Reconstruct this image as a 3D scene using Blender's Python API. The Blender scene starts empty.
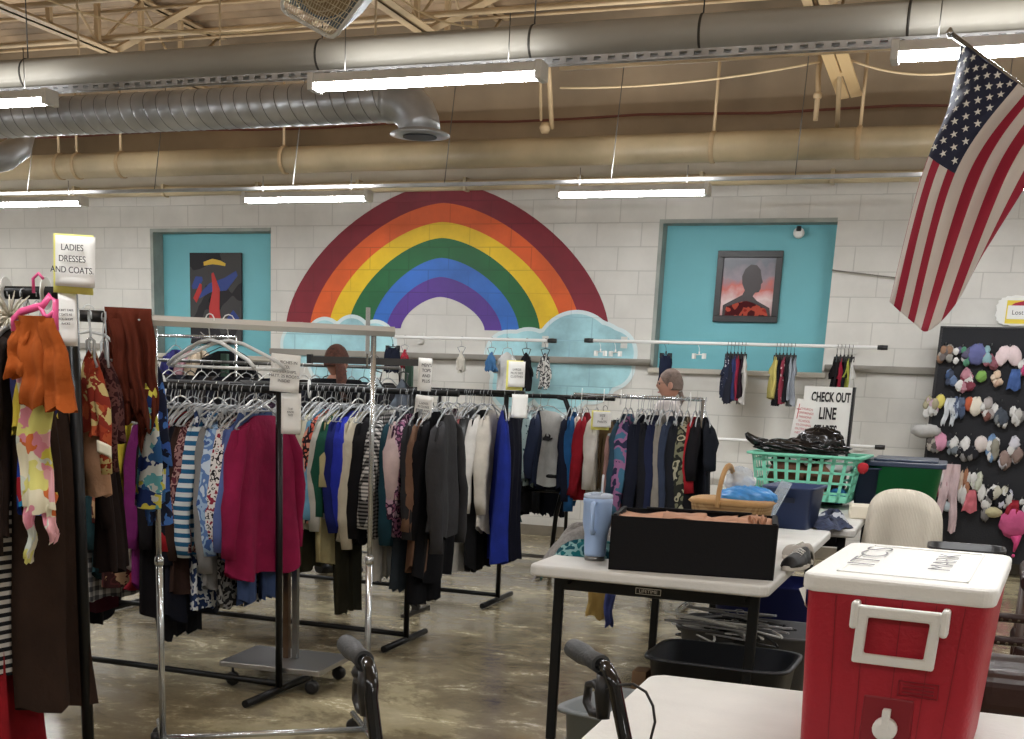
import bpy, bmesh, math, random
from mathutils import Vector as V, Matrix
PI = math.pi
C = bpy.context.scene.collection
rnd = random.Random(7)

# ---------------------------------------------------------------- camera
H = 1.42
F, PX, PY = 1250.0, 452.03, 696.69
RM = ((0.9303089, -0.03572183, 0.36503328), (0.12205984, 0.96867066, -0.21628349), (-0.34587098, 0.24576636, 0.90552314))
right = V((RM[0][0], RM[0][2], -RM[0][1])); down = V((RM[1][0], RM[1][2], -RM[1][1])); fwd = V((RM[2][0], RM[2][2], -RM[2][1]))
cam_d = bpy.data.cameras.new('camera'); cam = bpy.data.objects.new('camera', cam_d); C.objects.link(cam)
m = Matrix.Identity(4)
for i in range(3):
    m[i][0] = right[i]; m[i][1] = -down[i]; m[i][2] = -fwd[i]
m[0][3], m[1][3], m[2][3] = 0, 0, H
cam.matrix_world = m
cam_d.sensor_width = 36; cam_d.lens = F / 1024 * 36
cam_d.shift_x = (512 - PX) / 1024; cam_d.shift_y = (PY - 369.5) / 1024
cam_d.clip_start = 0.05
bpy.context.scene.camera = cam

def ray(x, y):
    return right * ((x - PX) / F) + down * ((y - PY) / F) + fwd
def at(x, y, Y):
    r = ray(x, y); return V((0, 0, H)) + r * (Y / r.y)
def atz(x, y, z):
    r = ray(x, y); return V((0, 0, H)) + r * ((z - H) / r.z)

# ---------------------------------------------------------------- mesh helper
class MB:
    def __init__(s): s.v = []; s.f = []; s.m = []; s.sm = []
    def add(s, vs, fs, mi=0, smooth=False):
        b = len(s.v); s.v += [tuple(p) for p in vs]
        for f in fs: s.f.append([b + i for i in f]); s.m.append(mi); s.sm.append(smooth)
        return s
    def box(s, x0, x1, y0, y1, z0, z1, mi=0, M=None):
        vs = [V((x, y, z)) for x in (x0, x1) for y in (y0, y1) for z in (z0, z1)]
        if M: vs = [M @ p for p in vs]
        return s.add(vs, [(0, 1, 3, 2), (4, 6, 7, 5), (0, 4, 5, 1), (2, 3, 7, 6), (0, 2, 6, 4), (1, 5, 7, 3)], mi)
    def tube(s, pts, r, n=8, mi=0, cap=True, flat=1.0, smooth=True):
        pts = [V(p) for p in pts]; rs = r if isinstance(r, (list, tuple)) else [r] * len(pts)
        t0 = (pts[1] - pts[0]).normalized(); up = V((0, 0, 1)) if abs(t0.z) < .9 else V((0, 1, 0))
        a = t0.cross(up).normalized(); rings = []
        for i, p in enumerate(pts):
            t = (pts[min(i + 1, len(pts) - 1)] - pts[max(i - 1, 0)])
            t = t.normalized() if t.length > 1e-9 else t0
            a = (a - t * a.dot(t)); a = a.normalized() if a.length > 1e-6 else t.cross(up).normalized()
            b = t.cross(a)
            rings.append([p + (a * math.cos(2 * PI * k / n) + b * math.sin(2 * PI * k / n) * flat) * rs[i] for k in range(n)])
        vs = [q for R_ in rings for q in R_]; fs = []
        for i in range(len(pts) - 1):
            for k in range(n):
                k2 = (k + 1) % n; fs.append((i * n + k, i * n + k2, (i + 1) * n + k2, (i + 1) * n + k))
        s.add(vs, fs, mi, smooth)
        if cap: s.add([], [], mi); b = len(s.v) - len(vs); s.f.append([b + k for k in reversed(range(n))]); s.f.append([b + (len(pts) - 1) * n + k for k in range(n)]); s.m += [mi, mi]; s.sm += [False, False]
        return s
    def lathe(s, prof, n=24, c=(0, 0, 0), mi=0, sx=1, sy=1, smooth=True, M=None, pw=1.0):
        vs = []
        for r, z in prof:
            for k in range(n):
                a = 2 * PI * k / n; ca, sa = math.cos(a), math.sin(a)
                if pw != 1: ca = math.copysign(abs(ca) ** pw, ca); sa = math.copysign(abs(sa) ** pw, sa)
                p = V((c[0] + r * ca * sx, c[1] + r * sa * sy, c[2] + z)); vs.append(M @ p if M else p)
        fs = [(i * n + k, i * n + (k + 1) % n, (i + 1) * n + (k + 1) % n, (i + 1) * n + k) for i in range(len(prof) - 1) for k in range(n)]
        s.add(vs, fs, mi, smooth); b = len(s.v) - len(vs)
        s.f.append([b + k for k in reversed(range(n))]); s.f.append([b + (len(prof) - 1) * n + k for k in range(n)]); s.m += [mi, mi]; s.sm += [False, False]
        return s
    def prism(s, poly, y0, y1, mi=0, ax='xz', M=None):
        n = len(poly)
        def mk(p, d):
            q = {'xz': (p[0], d, p[1]), 'xy': (p[0], p[1], d), 'yz': (d, p[0], p[1])}[ax]
            q = V(q); return M @ q if M else q
        vs = [mk(p, y0) for p in poly] + [mk(p, y1) for p in poly]
        fs = [tuple(range(n)), tuple(reversed(range(n, 2 * n)))] + [(i, i + n, (i + 1) % n + n, (i + 1) % n) for i in range(n)]
        return s.add(vs, fs, mi)
    def grid(s, fn, nu, nv, closed=False, mi=0, smooth=True, mf=None):
        vs = [fn(i / nu, j / nv) for j in range(nv + 1) for i in range(nu if closed else nu + 1)]
        w = nu if closed else nu + 1; b = len(s.v); s.v += [tuple(p) for p in vs]
        for j in range(nv):
            for i in range(nu):
                i2 = (i + 1) % w if closed else i + 1
                s.f.append([b + j * w + i, b + j * w + i2, b + (j + 1) * w + i2, b + (j + 1) * w + i]); s.m.append(mf(i, j) if mf else mi); s.sm.append(smooth)
        return s
    def build(s, name, mats, parent=None, loc=None, bevel=0, solid=0, seg=2, recalc=True, sub=0):
        me = bpy.data.meshes.new(name); me.from_pydata(s.v, [], s.f)
        if not isinstance(mats, (list, tuple)): mats = [mats]
        for k in mats: me.materials.append(k)
        for p, mi, sm in zip(me.polygons, s.m, s.sm): p.material_index = mi; p.use_smooth = sm
        if recalc:
            bm = bmesh.new(); bm.from_mesh(me); bmesh.ops.recalc_face_normals(bm, faces=bm.faces); bm.to_mesh(me); bm.free()
        o = bpy.data.objects.new(name, me); C.objects.link(o)
        if parent: o.parent = parent
        if loc is not None: o.location = loc
        if solid: k = o.modifiers.new('thick', 'SOLIDIFY'); k.thickness = solid; k.offset = 0
        if bevel: k = o.modifiers.new('bevel', 'BEVEL'); k.width = bevel; k.segments = seg; k.limit_method = 'ANGLE'; k.angle_limit = .6
        if sub: k = o.modifiers.new('sub', 'SUBSURF'); k.levels = sub; k.render_levels = sub
        return o

USED = set()
def tag(o, label, cat, group=None, kind=None):
    o['label'] = label; o['category'] = cat
    if group: o['group'] = group
    if kind: o['kind'] = kind
    return o
def thing(name, label, cat, loc=(0, 0, 0), rz=0, group=None):
    o = bpy.data.objects.new(name, None); C.objects.link(o); o.location = loc; o.rotation_euler = (0, 0, rz)
    o.empty_display_size = .05
    return tag(o, label, cat, group)
def struct(o): o['kind'] = 'structure'; return o

# ---------------------------------------------------------------- materials
MC = {}
def lin(c):
    c = c / 255; return c / 12.92 if c <= .04045 else ((c + .055) / 1.055) ** 2.4
def col(c): return (lin(c[0]), lin(c[1]), lin(c[2]), 1)
def newm(name):
    m_ = bpy.data.materials.new(name); m_.use_nodes = True; nt = m_.node_tree
    return m_, nt, nt.nodes['Principled BSDF']
def N(nt, t, **kw):
    n = nt.nodes.new(t)
    for k, v in kw.items():
        if k in n.inputs: n.inputs[k].default_value = v
        else: setattr(n, k, v)
    return n
def L(nt, a, b): nt.links.new(a, b)
def plain(name, c, rough=.5, metal=0, bump=0, bs=60, spec=None, var=.0, vs=6, alpha=1, trans=0):
    key = (name, c)
    if key in MC: return MC[key]
    m_, nt, b = newm(name); b.inputs['Base Color'].default_value = col(c); b.inputs['Roughness'].default_value = rough; b.inputs['Metallic'].default_value = metal
    if spec is not None: b.inputs['Specular IOR Level'].default_value = spec
    if trans: b.inputs['Transmission Weight'].default_value = trans
    if alpha < 1: b.inputs['Alpha'].default_value = alpha
    tc = N(nt, 'ShaderNodeTexCoord')
    if var:
        n = N(nt, 'ShaderNodeTexNoise', Scale=vs, Detail=5.0); L(nt, tc.outputs['Object'], n.inputs['Vector'])
        r = N(nt, 'ShaderNodeValToRGB'); r.color_ramp.elements[0].position = .3; r.color_ramp.elements[1].position = .7
        d = tuple(max(0, x * (1 - var)) for x in c); e = tuple(min(255, x * (1 + var * .6)) for x in c)
        r.color_ramp.elements[0].color = col(d); r.color_ramp.elements[1].color = col(e)
        L(nt, n.outputs['Fac'], r.inputs['Fac']); L(nt, r.outputs['Color'], b.inputs['Base Color'])
    if bump:
        n2 = N(nt, 'ShaderNodeTexNoise', Scale=bs, Detail=3.0); L(nt, tc.outputs['Object'], n2.inputs['Vector'])
        bp = N(nt, 'ShaderNodeBump', Strength=bump, Distance=.01); L(nt, n2.outputs['Fac'], bp.inputs['Height']); L(nt, bp.outputs['Normal'], b.inputs['Normal'])
    MC[key] = m_; return m_
def ds(c, k=.14, d=.93):
    g = sum(c) / 3; return tuple(round((x + (g - x) * k) * d) for x in c)
def fab(c): c = ds(c); return plain('fabric', c, .92, 0, .35, 45, .15, .1, 9)
def ramp(nt, stops, interp='CONSTANT'):
    r = N(nt, 'ShaderNodeValToRGB'); cr = r.color_ramp; cr.interpolation = interp
    while len(cr.elements) > 1: cr.elements.remove(cr.elements[-1])
    cr.elements[0].position = stops[0][0]; cr.elements[0].color = col(stops[0][1])
    for p, c in stops[1:]:
        e = cr.elements.new(p); e.color = col(c)
    return r
def pattern(kind, cols, scale=20, ang=0):
    cols = [ds(c) for c in cols]; key = (kind, tuple(cols), scale, ang)
    if key in MC: return MC[key]
    m_, nt, b = newm('print_' + kind); b.inputs['Roughness'].default_value = .9; b.inputs['Specular IOR Level'].default_value = .15
    tc = N(nt, 'ShaderNodeTexCoord'); mp = N(nt, 'ShaderNodeMapping'); L(nt, tc.outputs['Object'], mp.inputs['Vector'])
    n = len(cols)
    if kind == 'floral':
        t = N(nt, 'ShaderNodeTexVoronoi', Scale=scale); ns = N(nt, 'ShaderNodeTexNoise', Scale=scale * .8, Detail=2.0)
        mx = N(nt, 'ShaderNodeMixRGB', Fac=.12); L(nt, mp.outputs[0], mx.inputs[1]); L(nt, mp.outputs[0], ns.inputs['Vector']); L(nt, ns.outputs['Color'], mx.inputs[2]); L(nt, mx.outputs[0], t.inputs['Vector'])
        sp = N(nt, 'ShaderNodeSeparateColor'); L(nt, t.outputs['Color'], sp.inputs[0])
        r = ramp(nt, [(i / n, c) for i, c in enumerate(cols)]); L(nt, sp.outputs[0], r.inputs['Fac'])
    elif kind == 'blot':
        t = N(nt, 'ShaderNodeTexNoise', Scale=scale, Detail=1.5); L(nt, mp.outputs[0], t.inputs['Vector'])
        st = [(0, cols[0])] + [(.34 + .32 * i / max(1, n - 1) if n > 1 else .5, c) for i, c in enumerate(cols[1:])]
        r = ramp(nt, st); L(nt, t.outputs['Fac'], r.inputs['Fac'])
    elif kind == 'stripe':
        mp.inputs['Rotation'].default_value = (0, ang, 0)
        t = N(nt, 'ShaderNodeTexWave', Scale=scale, Distortion=0.0); t.bands_direction = 'Z'; L(nt, mp.outputs[0], t.inputs['Vector'])
        r = ramp(nt, [(0, cols[0]), (.5, cols[1])]); L(nt, t.outputs['Fac'], r.inputs['Fac'])
    elif kind == 'check':
        w = []
        for d in 'YZ':
            t = N(nt, 'ShaderNodeTexWave', Scale=scale, Distortion=0.0); t.bands_direction = d; L(nt, mp.outputs[0], t.inputs['Vector'])
            g = N(nt, 'ShaderNodeMath', operation='GREATER_THAN'); L(nt, t.outputs['Fac'], g.inputs[0]); g.inputs[1].default_value = .5; w.append(g)
        a = N(nt, 'ShaderNodeMath', operation='ADD'); L(nt, w[0].outputs[0], a.inputs[0]); L(nt, w[1].outputs[0], a.inputs[1])
        h = N(nt, 'ShaderNodeMath', operation='MULTIPLY'); L(nt, a.outputs[0], h.inputs[0]); h.inputs[1].default_value = .45
        mid = tuple((x + y) / 2 for x, y in zip(cols[0], cols[1]))
        r = ramp(nt, [(0, cols[0]), (.3, mid), (.7, cols[1])]); L(nt, h.outputs[0], r.inputs['Fac'])
    L(nt, r.outputs['Color'], b.inputs['Base Color']); MC[key] = m_; return m_

def wallpaint(name, c, var=.06, base=None):
    """paint rolled over the concrete blocks: world-aligned mortar joints in bump and colour"""
    m_, nt, b = newm(name); tc = N(nt, 'ShaderNodeTexCoord'); s = N(nt, 'ShaderNodeSeparateXYZ'); L(nt, tc.outputs['Object'], s.inputs[0])
    z = N(nt, 'ShaderNodeMath', operation='SUBTRACT'); L(nt, s.outputs['Z'], z.inputs[0]); z.inputs[1].default_value = .18
    x = N(nt, 'ShaderNodeMath', operation='ADD'); L(nt, s.outputs['X'], x.inputs[0]); L(nt, s.outputs['Y'], x.inputs[1])
    cb = N(nt, 'ShaderNodeCombineXYZ'); L(nt, x.outputs[0], cb.inputs['X']); L(nt, z.outputs[0], cb.inputs['Y'])
    br = N(nt, 'ShaderNodeTexBrick', **{'Scale': 1.0, 'Mortar Size': .006, 'Mortar Smooth': .6, 'Brick Width': .4064, 'Row Height': .2032, 'Bias': 0.0}); L(nt, cb.outputs[0], br.inputs['Vector'])
    ns = N(nt, 'ShaderNodeTexNoise', Scale=1.3, Detail=6.0, Roughness=.6); L(nt, tc.outputs['Object'], ns.inputs['Vector'])
    r = ramp(nt, [(.3, tuple(k * (1 - var) for k in c)), (.7, tuple(min(255, k * (1 + var)) for k in c))], 'LINEAR'); L(nt, ns.outputs['Fac'], r.inputs['Fac'])
    mx = N(nt, 'ShaderNodeMixRGB', blend_type='MIX'); L(nt, br.outputs['Fac'], mx.inputs[0]); L(nt, r.outputs[0], mx.inputs[1]); mx.inputs[2].default_value = col(tuple(k * .91 for k in c))
    L(nt, mx.outputs[0], b.inputs['Base Color']); b.inputs['Roughness'].default_value = .55
    n2 = N(nt, 'ShaderNodeTexNoise', Scale=60.0, Detail=3.0); L(nt, tc.outputs['Object'], n2.inputs['Vector'])
    sb = N(nt, 'ShaderNodeMath', operation='MULTIPLY_ADD'); L(nt, br.outputs['Fac'], sb.inputs[0]); sb.inputs[1].default_value = -1.0; 
    q = N(nt, 'ShaderNodeMath', operation='MULTIPLY'); L(nt, n2.outputs['Fac'], q.inputs[0]); q.inputs[1].default_value = .25; L(nt, q.outputs[0], sb.inputs[2])
    bp = N(nt, 'ShaderNodeBump', Strength=.3, Distance=.005); L(nt, sb.outputs[0], bp.inputs['Height']); L(nt, bp.outputs['Normal'], b.inputs['Normal'])
    return m_
def floor_mat():
    m_, nt, b = newm('stained_concrete'); tc = N(nt, 'ShaderNodeTexCoord')
    n0 = N(nt, 'ShaderNodeTexNoise', Scale=.75, Detail=9.0, Roughness=.68, Distortion=.25); L(nt, tc.outputs['Object'], n0.inputs['Vector'])
    r0 = ramp(nt, [(.3, (92, 84, 66)), (.45, (118, 108, 86)), (.54, (140, 129, 103)), (.58, (198, 188, 152)), (.68, (222, 212, 180))], 'LINEAR'); L(nt, n0.outputs['Fac'], r0.inputs['Fac'])
    mp = N(nt, 'ShaderNodeMapping'); mp.inputs['Scale'].default_value = (.8, 1.0, 1); L(nt, tc.outputs['Object'], mp.inputs['Vector'])
    n1 = N(nt, 'ShaderNodeTexNoise', Scale=3.6, Detail=10.0, Roughness=.78, Distortion=.35); L(nt, mp.outputs[0], n1.inputs['Vector'])
    r1 = ramp(nt, [(.36, (98, 90, 72)), (.54, (134, 124, 100)), (.60, (190, 180, 148)), (.63, (196, 186, 154)), (.67, (122, 112, 90))], 'LINEAR'); L(nt, n1.outputs['Fac'], r1.inputs['Fac'])
    mx = N(nt, 'ShaderNodeMixRGB', Fac=.5); L(nt, r0.outputs[0], mx.inputs[1]); L(nt, r1.outputs[0], mx.inputs[2]); L(nt, mx.outputs[0], b.inputs['Base Color'])
    r2 = ramp(nt, [(.35, (70, 70, 70)), (.65, (150, 150, 150))], 'LINEAR'); L(nt, n1.outputs['Fac'], r2.inputs['Fac']); L(nt, r2.outputs[0], b.inputs['Roughness'])
    bp = N(nt, 'ShaderNodeBump', Strength=.15, Distance=.01); L(nt, n1.outputs['Fac'], bp.inputs['Height']); L(nt, bp.outputs['Normal'], b.inputs['Normal'])
    return m_
def emit(name, c, s):
    m_, nt, b = newm(name); b.inputs['Emission Color'].default_value = col(c); b.inputs['Emission Strength'].default_value = s; b.inputs['Base Color'].default_value = col(c); return m_

BLK = plain('black_steel', (28, 29, 30), .38, .6, .05, 120)
CHR = plain('chrome', (186, 190, 192), .2, .85)
STEEL = plain('grey_steel', (120, 120, 118), .35, .9)
WPL = plain('white_plastic', (228, 228, 224), .42)
CLR = plain('clear_plastic', (186, 190, 192), .25, 0, alpha=.55)
BPL = plain('black_plastic', (22, 22, 24), .42)
PAPER = plain('paper', (232, 232, 228), .85)
YPAPER = plain('yellow_card', (232, 226, 120), .8)
INK = plain('ink', (38, 38, 42), .7)
TAN = plain('tan_paint', (194, 170, 134), .55, 0, .2, 30, var=.14, vs=3)
GALV = plain('galvanised', (176, 178, 180), .38, .6, .05, 20, var=.12, vs=4)
WMET = plain('white_metal', (205, 204, 198), .45, var=.05)
TTOP = plain('table_plastic', (204, 203, 198), .5, 0, .12, 90, var=.04)

# ---------------------------------------------------------------- room shell
X0, X1, YB, YW, ZC = -11.0, 4.6, -5.0, 11.5, 4.55
wallm = wallpaint('painted_block', (203, 201, 195)); tealm = plain('teal_paint', (112, 182, 192), .6, 0, .08, 40, var=.03, vs=2)
upm = plain('upper_wall_paint', (164, 146, 122), .7, 0, .2, 8, var=.16, vs=1.2)
mb = MB().box(X0, X1, YB, YW, -.1, 0); struct(mb.build('floor', floor_mat()))
NL = (-7.855, -6.485, 1.58, 2.775); NR = (-2.575, -1.10, 1.59, 2.815)
mb = MB()
xs = [X0, NL[0], NL[1], NR[0], NR[1], X1]
for i in range(5):
    a, b = xs[i], xs[i + 1]
    if i in (1, 3):
        n = NL if i == 1 else NR
        mb.box(a, b, YW, YW + .35, 0, n[2]); mb.box(a, b, YW, YW + .35, n[3], 3.25)
    else: mb.box(a, b, YW, YW + .35, 0, 3.25)
for n in (NL, NR): mb.box(n[0] - .05, n[1] + .05, YW + .17, YW + .34, n[2] - .05, n[3] + .05, 2)
mb.box(X0, X1, YW, YW + .35, 3.25, ZC + .2, 1)
struct(mb.build('wall_back', [wallm, upm, tealm]))
struct(MB().box(X0 - .2, X0, YB, YW + .35, 0, ZC + .2).build('wall_left', wallm))
struct(MB().box(X1, X1 + .2, YB, YW + .35, 0, ZC + .2).build('wall_right', wallm))
struct(MB().box(X0, X1, YB - .2, YB, 0, ZC + .2).build('wall_front', wallm))
deckm = plain('deck_paint', (172, 148, 120), .6, 0, .2, 12, var=.28, vs=1.6)
mb = MB(); P = []
x = YB
while x < YW:
    P += [(x, ZC), (x + .05, ZC + .05), (x + .11, ZC + .05), (x + .16, ZC)]; x += .2
vs = [(X0, p[0], p[1]) for p in P] + [(X1, p[0], p[1]) for p in P]; n = len(P)
mb.add(vs, [(i, i + 1, n + i + 1, n + i) for i in range(n - 1)]); mb.box(X0, X1, YB, YW + .3, ZC + .06, ZC + .2)
struct(mb.build('ceiling', deckm))
struct(MB().box(X0, X1, YW - .06, YW, 3.16, 3.30).build('trim_1', plain('beam_paint', (196, 190, 176), .6, var=.07, vs=2), bevel=.008))
lg = plain('ledge_grey', (140, 136, 128), .6, var=.08, vs=3)
mb = MB()
for a, b in ((X0, NL[0]), (NL[1], NR[0] - .02), (NR[1] + .02, X1)): mb.box(a, b, YW - .035, YW, 1.60, 1.66)
struct(mb.build('trim_2', lg, bevel=.006))
mb = MB().box(NL[0] - .02, NL[1] + .02, YW - .04, YW + .17, NL[2] - .045, NL[2]).box(NR[0] - .04, NR[1] + .04, YW - .04, YW + .17, NR[2] - .045, NR[2])
struct(mb.build('trim_3', plain('sill', (178, 172, 160), .6), bevel=.006))
struct(MB().box(X0, X1, YW - .012, YW, 0, .1).build('baseboard_back', plain('base', (120, 112, 98), .6, var=.15)))
mb = MB()
for n in (NL, NR):
    mb.box(n[0] - .03, n[0] + .004, YW - .012, YW + .168, n[2], n[3] + .03).box(n[0] + .004, n[1], YW - .012, YW + .168, n[3] - .004, n[3] + .03)
struct(mb.build('trim_4', plain('jamb', (150, 156, 150), .6, var=.1)))

# joists
def joist(X, label):
    t = thing('roof_joist', label, 'joist', (X, 0, 0), group=None)
    for nm, z, w in (('bottom_chord', 4.0, .075), ('top_chord', ZC - .04, .06)):
        mb = MB()
        for s in (-1, 1): mb.box(s * .012, s * (.012 + w), YB + .05, YW - .02, z, z + .008).box(s * .012, s * .02, YB + .05, YW - .02, z, z + .045)
        mb.build(nm, TAN, t)
    mb = MB(); y = YB + .3; k = 0
    while y < YW - .7:
        a, b = (4.03, ZC - .04) if k % 2 else (ZC - .04, 4.03)
        mb.tube([(0, y, a), (0, y + .62, b)], .012, 6); mb.box(-.02, .02, y - .02, y + .02, 4.02, ZC - .02); y += .62; k += 1
    mb.build('web', TAN, t)
for X, l in ((-9.95, 'tan roof joist furthest left, near the left wall'), (-7.03, 'tan roof joist running back above the left teal niche'), (-4.14, 'tan roof joist ending above the rainbow mural'),
             (-1.22, 'tan roof joist with two slotted plates above the right niche'), (1.7, 'tan roof joist beyond the flag')): joist(X, l)
for i, X in enumerate((-7.03, -4.14, -9.95, -1.22)):
    for y in (9.75,):
        mb = MB(); a = V((X + .03, y, 4.02)); b = V((X + 1.3, y, ZC - .06)); mb.tube([a, b], .034, 4, smooth=False); mb.tube([a + V((.02, 0, 0)), a + V((.02, .04, -.05))], .03, 4, smooth=False)
        tag(mb.build('cross_brace', TAN), ['tan steel brace sloping up from the joist above the left niche', 'tan steel brace sloping up beside the heater guard', 'tan steel brace at the far left of the roof', 'tan steel brace sloping up behind the flag'][i], 'brace')
for i, (y, z) in enumerate(((8.7, 4.1), (9.6, 4.08), (10.4, 4.05))):
    mb = MB().tube([(X0, y, z), (X1, y, z)], .022, 6); mb.tube([(X0, y, z + .2), (X1, y, z + .2)], .012, 6)
    tag(mb.build('bridging_rod', TAN), ['thin tan bridging rod nearest the big white pipe', 'thin tan bridging rod in the middle under the deck', 'thin tan bridging rod closest to the back wall'][i], 'rod')

# big insulated pipe with straps and cable tray
t = thing('insulated_pipe', 'thick smooth grey-white pipe running above the front fluorescent lights', 'pipe', (0, 6.55, 3.07))
PIPEW = plain('pipe_wrap', (160, 157, 148), .55, var=.05, vs=2)
MB().tube([(X0, 0, .0), (X1, 0, .0)], .085, 24).build('pipe_body', PIPEW, t)
for px in (28, 322, 533, 905, 700):
    q = at(px, 60, 6.55); mb = MB(); mb.lathe([(.087, -.006), (.0885, 0), (.087, .006)], 24, M=Matrix.Translation((q.x, 0, 0)) @ Matrix.Rotation(PI / 2, 4, 'Y'))
    mb.tube([(q.x, 0, .08), (q.x, 0, 1.4)], .004, 5); mb.build('hanging_strap', plain('strap', (50, 48, 44), .6), t)
t = thing('strut_channel', 'perforated steel channel running just under the thick pipe', 'channel', (0, 6.47, 2.945))
mb = MB().box(X0, X1, -.02, .02, .03, .036); x = -7.2
while x < 1.0:
    mb.box(x, x + .035, -.022, -.018, 0, .034).box(x + .035, x + .07, -.022, -.018, 0, .008).box(x + .035, x + .07, -.022, -.018, .026, .034); x += .07
mb.box(X0, X1, .018, .022, 0, .034)
mb.build('channel_body', GALV, t)

# fluorescent fixtures
LENS = emit('lamp_lens', (252, 253, 255), 48.0)
def fixture(x0, x1, Y, z, label, vis=True):
    w = (x1 - x0)
    t = thing('fluorescent_light', label, 'light', ((x0 + x1) / 2, Y, z), group='hanging fluorescent strip lights')
    h = w / 2
    MB().prism([(-.055, 0), (-.045, .045), (.045, .045), (.055, 0)], -h + .03, h - .03, ax='yz').build('housing', WMET, t, bevel=.004)
    mb = MB()
    for s in (-1, 1): MB().box(s * h, s * (h - .035), -.06, .06, -.035, .05).build('end_cap', WMET, t, bevel=.006)
    pf = [(-.05, 0)] + [(.05 * math.cos(a), .032 * math.sin(a)) for a in [PI + k * PI / 8 for k in range(1, 8)]] + [(.05, 0)]
    MB().prism(pf, -h + .036, h - .036, ax='yz').build('lens', LENS, t)
    mb = MB()
    for s in (-.7, .7): MB().tube([(s * h, 0, .045), (s * h, 0, .08 + (3.07 - z if Y == 6.3 else .1))], .003, 5).build('hanger_wire', STEEL, t)
    return t
FX = {6.3: [(-6.21, -4.955), (-3.31, -2.045), (-.45, .8)], 9.8: [(-8.54, -7.4), (-5.775, -4.61), (-3.035, -1.865), (-.42, .75)], 2.6: [(-6.2, -5), (-3.3, -2.1), (-.4, .8), (2.3, 3.5)], -1.4: [(-6.2, -5), (-3.3, -2.1), (-.4, .8), (2.3, 3.5)], 9.81: [(2.2, 3.4)], 6.31: [(2.3, 3.5), (-9.1, -7.9)], 9.8001: [(-10.9, -9.8)]}
LB = {(6.3, 0): 'lit strip light cut by the left edge under the thick pipe', (6.3, 1): 'big lit strip light above the rainbow, under the thick pipe', (6.3, 2): 'lit strip light over the flag, under the thick pipe',
      (9.8, 0): 'lit strip light before the back wall left of the left niche', (9.8, 1): 'lit strip light between left niche and rainbow top', (9.8, 2): 'lit strip light just above the right teal niche', (9.8, 3): 'strip light before the back wall, seen through the flag edge'}
for Y, l in FX.items():
    for i, (a, b) in enumerate(l):
        z = {6.3: 2.875, 9.8: 2.83}.get(Y, 2.88)
        fixture(a, b, round(Y, 1), z, LB.get((Y, i), 'unseen strip light added overhead beyond the picture'))  # fixtures out of view are added to brighten the room
        ld = bpy.data.lights.new('tube_light', 'AREA'); ld.shape = 'RECTANGLE'; ld.size = 1.1; ld.size_y = .09; ld.energy = 12 if Y > 5 else 6; ld.color = (.98, 1, 1)
        lo = bpy.data.objects.new('tube_light', ld); C.objects.link(lo); lo.location = ((a + b) / 2, round(Y, 1), z - .045)
        lu = bpy.data.lights.new('added_uplight', 'AREA'); lu.shape = 'RECTANGLE'; lu.size = 1.1; lu.size_y = .09; lu.energy = {6.3: 4, 6.31: 5, 9.8: 15, 9.81: 15, 9.8001: 15}.get(Y, 34); lu.color = (1, .98, .95)  # extra lamp facing up, added above each fixture to brighten the ceiling
        lo = bpy.data.objects.new('added_uplight', lu); C.objects.link(lo); lo.location = ((a + b) / 2, round(Y, 1), z + .06); lo.rotation_euler = (PI, 0, 0)
t = thing('lamp_rail', 'thin steel rail the back row of strip lights hangs from', 'rail', (0, 9.93, 2.93))
MB().box(X0, X1, -.02, .02, -.012, .012).build('rail_body', GALV, t)
for k in range(9): MB().tube([(-9.5 + k * 1.37, 0, .01), (-9.52 + k * 1.37, .3, 1.15)], .004, 5).build('hanger_wire', STEEL, t)

# spiral duct
t = thing('spiral_duct', 'shiny ribbed spiral air duct on the left with a round outlet', 'duct', (0, 8, 3.15))
n = 28; R_ = .128; vs = []; path = []
x = -10.9
rings = []
while x < -3.62:
    for dx, dr in ((0, 0), (.088, 0), (.092, .0025), (.097, .0025), (.101, 0)): rings.append((x + dx, R_ + dr))
    x += .102
mb = MB()
def spr(i, k):
    X_, r = rings[i]; a = 2 * PI * k / n
    return (X_ + .05 * math.cos(a + .9), r * math.cos(a), r * math.sin(a))
mb.add([spr(i, k) for i in range(len(rings)) for k in range(n)], [(i * n + k, i * n + (k + 1) % n, (i + 1) * n + (k + 1) % n, (i + 1) * n + k) for i in range(len(rings) - 1) for k in range(n)], 0, True)
mb.m = [1 if (i // n) % 5 in (2,) else 0 for i in range(len(mb.f))]
mb.build('duct_body', [GALV, plain('duct_seam', (84, 84, 86), .5, .5)], t)
pts = [(-3.66, 0, 0)] + [(-3.62 + .2 * math.sin(a), 0, -.2 + .2 * math.cos(a)) for a in [k * PI / 10 for k in range(6)]]
MB().tube(pts, R_ + .006, 24).build('elbow', GALV, t)
MB().lathe([(.125, .0), (.125, -.05), (.19, -.075), (.195, -.085), (.12, -.09)], 28, (-3.42, 0, -.13)).build('outlet', GALV, t)
MB().lathe([(.11, -.0), (.11, -.006)], 20, (-3.42, 0, -.222)).build('outlet_shade', plain('dark_hole', (45, 48, 52), .6), t)  # plain dark disc, paints the shade inside the duct outlet
for k in range(6): MB().tube([(-9.5 + k * 1.15, 0, .13), (-9.5 + k * 1.15, 0, 1.35)], .008, 5).build('hanger_rod', TAN, t)
t = thing('branch_duct', 'short spiral duct elbow dropping below the main duct at the left edge', 'duct', (-7.38, 8.35, 2.93))
mb = MB(); pp = [V((-.55, .0, .14)), V((-.35, .0, .07)), V((-.2, .02, .02)), V((-.05, .05, .0)), V((.08, .12, .02)), V((.17, .22, .07)), V((.20, .34, .15)), V((.2, .4, .3))]
rs = [.1 + (.004 if k % 2 else 0) for k in range(8)]; mb.tube(pp, rs, 20); mb.build('duct_body', GALV, t)

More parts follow.
